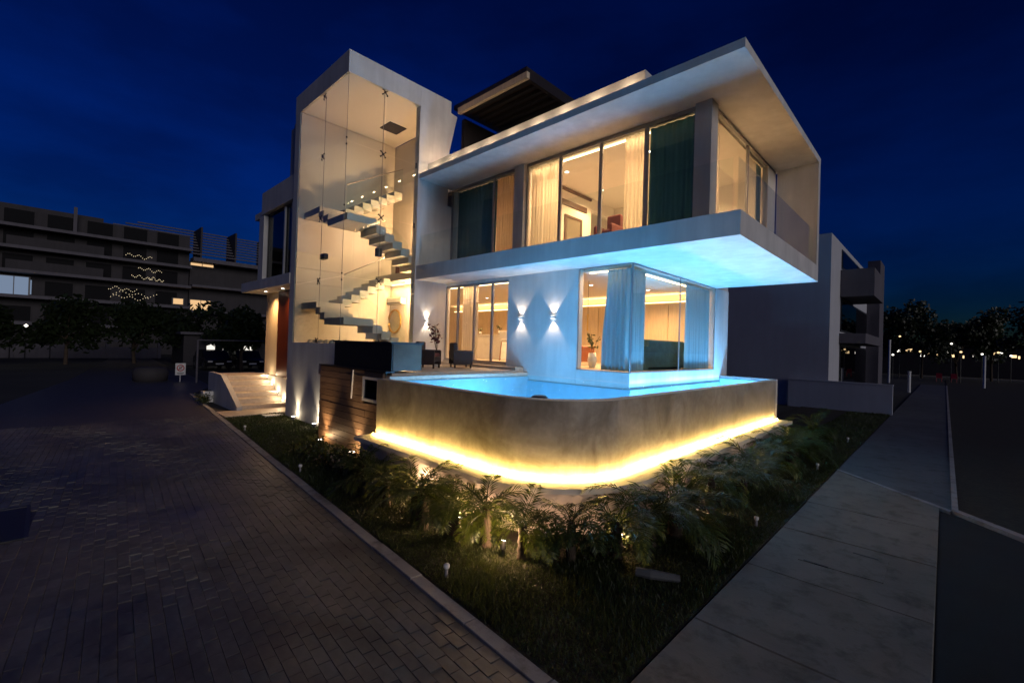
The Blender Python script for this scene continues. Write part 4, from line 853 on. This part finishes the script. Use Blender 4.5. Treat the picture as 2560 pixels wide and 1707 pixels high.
for i, (x, y, h, w) in enumerate([(-9.5, 84, 8.2, 3.2), (-5.6, 82, 10.2, 3.4), (-2.2, 80, 10.4, 3.2), (1.2, 86, 8.0, 3.0), (4.2, 82, 9.0, 3.0), (7.2, 74, 10.2, 3.6), (11, 76, 11.5, 4)]):
    tree('%s dark tree of the far row right of the neighbour house, counted from it' % ORD[i], (x, y, 0), h, w, 40+i, 2400, .30)
for i, (x, y, h, w) in enumerate([(-47, -3.2, 4.6, 2.6), (-49, 1.2, 4.9, 2.6), (-50, 5.4, 5.0, 2.5), (-48, 8.6, 4.6, 2.4), (-44, 11.2, 5.2, 2.4), (-36, 9.8, 4.4, 1.7), (-52, -8, 6, 3)]):
    tree('%s dark tree before the apartment block, counted from the picture edge' % ORD[(1, 2, 3, 4, 5, 6, 0)[i]], (x, y, 0), h, w, 60+i, 2200, .26, 'dark trees before the apartment block')

# apartment block far left
apt = thing('apartment_block', 'long dark apartment block with pale balcony bands at far left', 'apartment block', (-74, 0, 0))
MB().box(-82, -71.6, -30, 12.9, 0, 15.4).build('wall', 'dark_building', apt)
for z in (3.1, 5.9, 8.55, 11.05, 13.30): MB().box(-71.6, -69.8, -30, 12.9, z, z+.32).build('balcony_slab', 'mid_building', apt)
for z in (8.87, 11.37): MB().box(-70.0, -69.9, -30, -12.0, z, z+.95).box(-70.0, -69.9, -3.0, 4.5, z, z+.95).build('balcony_panel', 'dark_building', apt)
MB().box(-81, -72.2, -30, 4.5, 15.4, 16.0).build('roof_parapet', 'dark_building', apt)
MB().box(-70.5, -70.2, 1.9, 2.2, 13.6, 16.4).build('chimney', 'mid_building', apt)
for z in (3.45, 6.3, 8.95, 11.45, 13.7):
    for k in range(13):
        y0 = -29+k*3.2
        lit = None
        if abs(z-6.3) < .1 and k in (8,): lit = 'emit_window_cool'
        w_ = MB().box(-71.59, -71.50, y0, y0+2.4, z, z+1.75).build('window', 'dark_building', apt)
        MB().box(-71.49, -71.46, y0+.1, y0+2.3, z+.1, z+1.65).build('pane', lit or 'far_pane', w_)
b2 = thing('terraced_block', 'stepped dark building with slatted roof terraces behind the entrance wing', 'apartment block', (-74, 18, 0))
MB().box(-84, -71.6, 13.0, 27, 0, 12.3).build('wall', 'dark_building', b2)
MB().box(-71.6, -69.6, 13.0, 27, 12.1, 12.6).build('balcony_slab', 'mid_building', b2)
for z in (3.1, 5.5, 8.8): MB().box(-71.6, -69.8, 13.0, 27, z, z+.3).build('balcony_slab', 'mid_building', b2)
for k in range(9): MB().box(-71.3-k*.5, -71.1-k*.5, 5.5+(k % 3)*1.2, 26, 13.2+k*.45, 13.34+k*.45).build('roof_slat', 'mid_building', b2)
for y0 in (14, 18, 22, 26): MB().box(-75.6, -71.2, y0, y0+.2, 12.6, 16.9).build('slat_frame', 'dark_building', b2)
def litwin(p, y0, y1, z0, z1, mat, nm='lit_window'):
    f_ = MB().box(-71.45, -71.40, y0-.1, y1+.1, z0-.1, z1+.1).build(nm, 'frame_dark', p)
    n_ = max(1, round((y1-y0)/1.1)); w = (y1-y0)/n_
    for k in range(n_): MB().box(-71.39, -71.36, y0+k*w+.04, y0+(k+1)*w-.04, z0, z1).build('pane', mat, f_)
litwin(b2, 13.1, 15.5, 5.75, 7.2, 'emit_window'); litwin(apt, 11.3, 12.4, 6.5, 7.2, 'emit_window'); litwin(b2, 13.0, 15.6, 11.75, 12.05, 'emit_window'); litwin(apt, -4.6, -1.3, 6.3, 8.2, 'emit_window_cool')
for i, (y0, y1, z) in enumerate([(6.4, 8.8, 11.75), (7.6, 9.8, 10.25), (7.0, 8.9, 9.3), (8.6, 10.0, 9.2), (5.0, 7.5, 7.7), (5.4, 9.4, 7.2), (5.2, 8.6, 6.75)]):
    pts = [(-69.75, y0+(y1-y0)*k/14, z+.16*sin(k*1.1+i)+.1*sin(k*.45)) for k in range(15)]
    t = thing('string_lights', 'short wavy strand of string lights on the apartment balconies, %s from the top' % ORD[i], 'string lights', pts[0], 'string lights on the apartment balconies')
    MB().tube(pts, .012, 4).build('wire', 'black_metal', t)
    bl = MB()
    for k in range(0, 15): bl.lathe(pts[k][0]+.05, pts[k][1], [(.0, pts[k][2]-.05), (.045, pts[k][2]), (.0, pts[k][2]+.05)], 6)
    bl.build('bulbs', 'emit_string', t)
# boundary wall at the road end
bwl = thing('boundary_wall', 'low grey boundary wall with posts at the end of the road', 'wall', (-60, 2, 0))
MB().box(-60.2, -60, -12, 2.3, 0, 1.25).build('wall', 'mid_building', bwl); MB().box(-60.2, -60, 2.5, 8.4, 0, 1.1).build('wall', 'mid_building', bwl); MB().box(-60.3, -59.9, 2.4, 8.6, 1.65, 1.78).build('rail', 'mid_building', bwl)
for y in (-6, -2, 2.4, 4.4, 6.4, 8.5): MB().box(-60.25, -59.9, y-.15, y+.15, 0, 1.7).build('post', 'mid_building', bwl)
for i, (y, z) in enumerate([(-2.0, 3.0), (-1.1, 2.9), (.4, 2.9)]):
    t = thing('street_globe', 'tiny white globe lamp over the boundary wall, %s from the picture edge' % ORD[i], 'street lamp', (-57, y, 0), 'white globe lamps over the boundary wall')
    MB().tube([(-57, y, 0), (-57, y, z-.1)], .04, 6).build('post', 'black_metal', t); MB().lathe(-57, y, [(.0, z-.16), (.15, z), (.0, z+.16)], 10).build('globe', 'emit_far_white', t, smooth=True)
# no parking sign, gate frame, planter
sg = thing('parking_sign', 'small white no parking sign on a short post by the road', 'sign', (-30, 5.2, 0))
MB().tube([(-30.02, 5.2, -.05), (-30.02, 5.2, .5)], .025, 8).build('post', 'frame_white', sg); MB().box(-30, -29.98, 4.97, 5.43, .34, .98).build('board', 'sign_white', sg)
ringp = [(-29.972, 5.2+.155*cos(k*pi/12), .72+.155*sin(k*pi/12)) for k in range(25)]
MB().tube(ringp, .022, 6).build('ring', 'sign_red', sg); MB().tube([(-29.968, 5.2+.11, .72+.11), (-29.968, 5.2-.11, .72-.11)], .016, 6).build('slash', 'sign_red', sg)
MB().box(-29.979, -29.974, 5.15, 5.17, .64, .80).box(-29.979, -29.974, 5.17, 5.26, .64, .66).box(-29.979, -29.974, 5.17, 5.26, .71, .73).box(-29.979, -29.974, 5.17, 5.26, .78, .80).build('letter', 'sign_black', sg)
MB().box(-29.979, -29.975, 5.04, 5.36, .44, .47).box(-29.979, -29.975, 5.08, 5.32, .39, .41).build('lettering', 'sign_black', sg)
gf = thing('gate_frame', 'thin grey pipe frame standing beyond the entrance steps', 'frame', (-29, 7, 0))
MB().tube([(-29, 5.75, -.05), (-29, 5.75, 2.28)], .05, 8).build('post', 'mid_building', gf); MB().tube([(-29, 5.75, 2.27), (-29, 9.5, 2.31)], .04, 8).build('crossbar', 'mid_building', gf); MB().tube([(-29, 9.5, -.05), (-29, 9.5, 2.31)], .05, 8).build('post', 'mid_building', gf)
MB().lathe(-31.3, 4.1, [(.75, -.05), (.8, .4), (.72, .65), (.5, .72), (.1, .75)], 20).build('round_planter', 'dark_building', None, label='rounded grey stone planter at the road corner', cat='planter', smooth=True)
# lit pavilion and two parked cars behind the gate frame
pv = thing('lit_pavilion', 'low pavilion with bright white windows behind the parked cars', 'pavilion', (-46, 12, 0))
MB().box(-50, -45.3, 8.0, 20, 0, 2.6).build('wall', 'dark_building', pv); MB().box(-50.3, -44.9, 7.7, 20, 2.6, 2.8).build('roof', 'mid_building', pv)
for y0, y1 in ((9.6, 10.2), (10.8, 11.3), (11.35, 11.8), (12.1, 12.25), (12.4, 13.1)):
    f_ = MB().box(-45.29, -45.25, y0-.05, y1+.05, .95, 1.85).build('window', 'frame_dark', pv); MB().box(-45.24, -45.22, y0, y1, 1.0, 1.8).build('pane', 'emit_window_white', f_)
def car(label, x, y, col='car_paint'):
    t = thing('parked_car', label, 'car', (x, y, 0), 'cars parked before the pavilion')
    prof = [(-2.1, .35), (2.1, .35), (2.15, .75), (1.3, .92), (.65, 1.42), (-1.1, 1.45), (-1.75, .98), (-2.15, .9)]
    MB().prism_y([(x+a_, z_) for a_, z_ in prof], y-.82, y+.82).build('body', col, t)
    MB().prism_y([(x+1.15, .95), (x+.60, 1.37), (x-1.05, 1.39), (x-1.6, .98)], y-.83, y+.83).build('side_window', 'dark_glass', t)
    for dx in (-1.35, 1.35):
        for dy in (-.80, .80):
            w_ = MB().tube([(x+dx, y+dy-.1, .33), (x+dx, y+dy+.1, .33)], .33, 16).build('wheel', 'tyre_rubber', t); MB().tube([(x+dx, y+dy-.105, .33), (x+dx, y+dy+.105, .33)], .2, 12).build('rim', 'steel', w_)
    for dy in (-.6, .6): MB().box(x+2.11, x+2.16, y+dy-.15, y+dy+.15, .62, .72).build('headlight', 'ceramic_white', t)
    MB().box(x+2.155, x+2.17, y-.25, y+.25, .45, .55).build('number_plate', 'sign_white', t)
car('dark car parked behind the gate frame, nearer the post', -40.5, 9.0); car('dark car parked behind the gate frame, nearer the entrance wall', -40.2, 11.1)

# neighbour house to the right
nb_ = thing('neighbour_house', 'dark slate coloured neighbouring house behind the pool', 'house', (-9, 32, 0))
MB().box(-22, -4.0, 26.0, 44, -.05, 8.4).build('wall', 'slate_render', nb_)
MB().box(-3.995, -2.6, 28.7, 33.3, 5.6, 7.0).build('balcony', 'mid_building', nb_); MB().box(-3.995, -2.9, 28.7, 37.0, 3.2, 3.7).build('canopy', 'mid_building', nb_)
MB().box(-3.995, -3.3, 39.8, 42.6, -.05, 9.2).build('side_wing', 'mid_building', nb_)
for z0, z1 in ((.1, 3.1), (3.8, 5.5), (7.1, 8.1)):
    f_ = MB().box(-3.998, -3.96, 28.9, 39.5, z0, z1).build('window', 'frame_dark', nb_); MB().box(-3.955, -3.94, 29.0, 39.4, z0+.1, z1-.1).build('pane', 'dark_glass', f_)
gw = thing('garden_wall', 'low slate garden wall in front of the neighbouring house', 'wall', (-3, 26, 0))
MB().box(-5.6, -1.62, 25.7, 25.92, -.05, 1.28).build('wall', 'slate_render', gw); MB().box(-5.6, -1.60, 25.68, 25.94, 1.281, 1.33).build('coping', 'slate_render', gw)
# far lights beyond the sidewalk
fp = thing('far_shops', 'row of distant low buildings with small warm lit windows', 'building', (0, 97, 0))
MB().box(-12, 14, 96, 104, 0, 4.6).build('wall', 'dark_building', fp); MB().box(-12.3, 14.3, 95.5, 104, 4.6, 4.9).build('roof', 'dark_building', fp)
rr = random.Random(5)
for k in range(16):
    x0 = -6.0+k*.95+rr.uniform(0, .5); w = rr.uniform(.12, .55); z0 = 3.1+rr.uniform(-.3, .6)
    f_ = MB().box(x0-.05, x0+w+.05, 95.93, 95.99, z0-.05, z0+.45).build('window', 'frame_dark', fp); MB().box(x0, x0+w, 95.90, 95.92, z0, z0+.4).build('pane', 'emit_far' if k % 3 else 'emit_far_white', f_)
MB().box(-4, 30, 88, 88.6, -.02, .12).build('far_kerb', 'kerb_concrete', kind='structure')
MB().box(-4, 30, 88.7, 95, -.03, .0).build('far_road', 'sidewalk_concrete', kind='structure')
lp = [(-6.74, 80, 8.3), (-4.21, 76, 5.3), (-4.6, 72, 2.9), (-2.2, 74, 3.4), (.55, 78, 4.5), (1.25, 70, 3.4), (3.2, 78, 3.3), (4.4, 76, 3.5), (5.6, 79, 3.2)]
for i, (x, y, z) in enumerate(lp):
    t = thing('distant_lamp', '%s distant street lamp right of the neighbour house, counted from it' % ORD[i], 'street lamp', (x, y, 0), 'distant street lamps')
    MB().tube([(x, y, 0), (x, y, z-.05)], .04, 6).build('post', 'black_metal', t); MB().lathe(x, y, [(.0, z-.12), (.11, z-.05), (.11, z+.05), (.0, z+.12)], 8).build('globe', 'emit_far' if i % 2 else 'emit_far_white', t)
for i, (x, y, z0, z1) in enumerate([(-4.1, 60, 0, 4.3), (2.63, 60, 0, 2.9), (-1.9, 45, 0, 1.5)]):
    MB().tube([(x, y, z0-.05), (x, y, z1)], .09, 8).tube([(x, y, z1), (x, y, z1+.05)], .11, 8).build('white_post', 'white_paint', None, label='pale post beyond the garden wall, %s from it' % ORD[(1, 2, 0)[i]], cat='post', group='pale posts along the far road')
def pchair(label, x, y):
    t = thing('plastic_chair', label, 'chair', (x, y, 0), 'red chairs by the far road')
    MB().cbox(x-.25, x+.25, y-.25, y+.25, .42, .47, .01).build('seat', 'red_plastic', t); MB().cbox(x-.25, x+.25, y+.22, y+.27, .48, .95, .01).build('backrest', 'red_plastic', t)
    for dx in (-.22, .22):
        for dy in (-.22, .22): MB().tube([(x+dx, y+dy, .42), (x+dx, y+dy, 0)], .025, 6).build('leg', 'red_plastic', t)
pchair('tiny red chair by the far road, nearer the neighbour house', -.45, 70); pchair('tiny red chair by the far road, farther from the neighbour house', .75, 70)
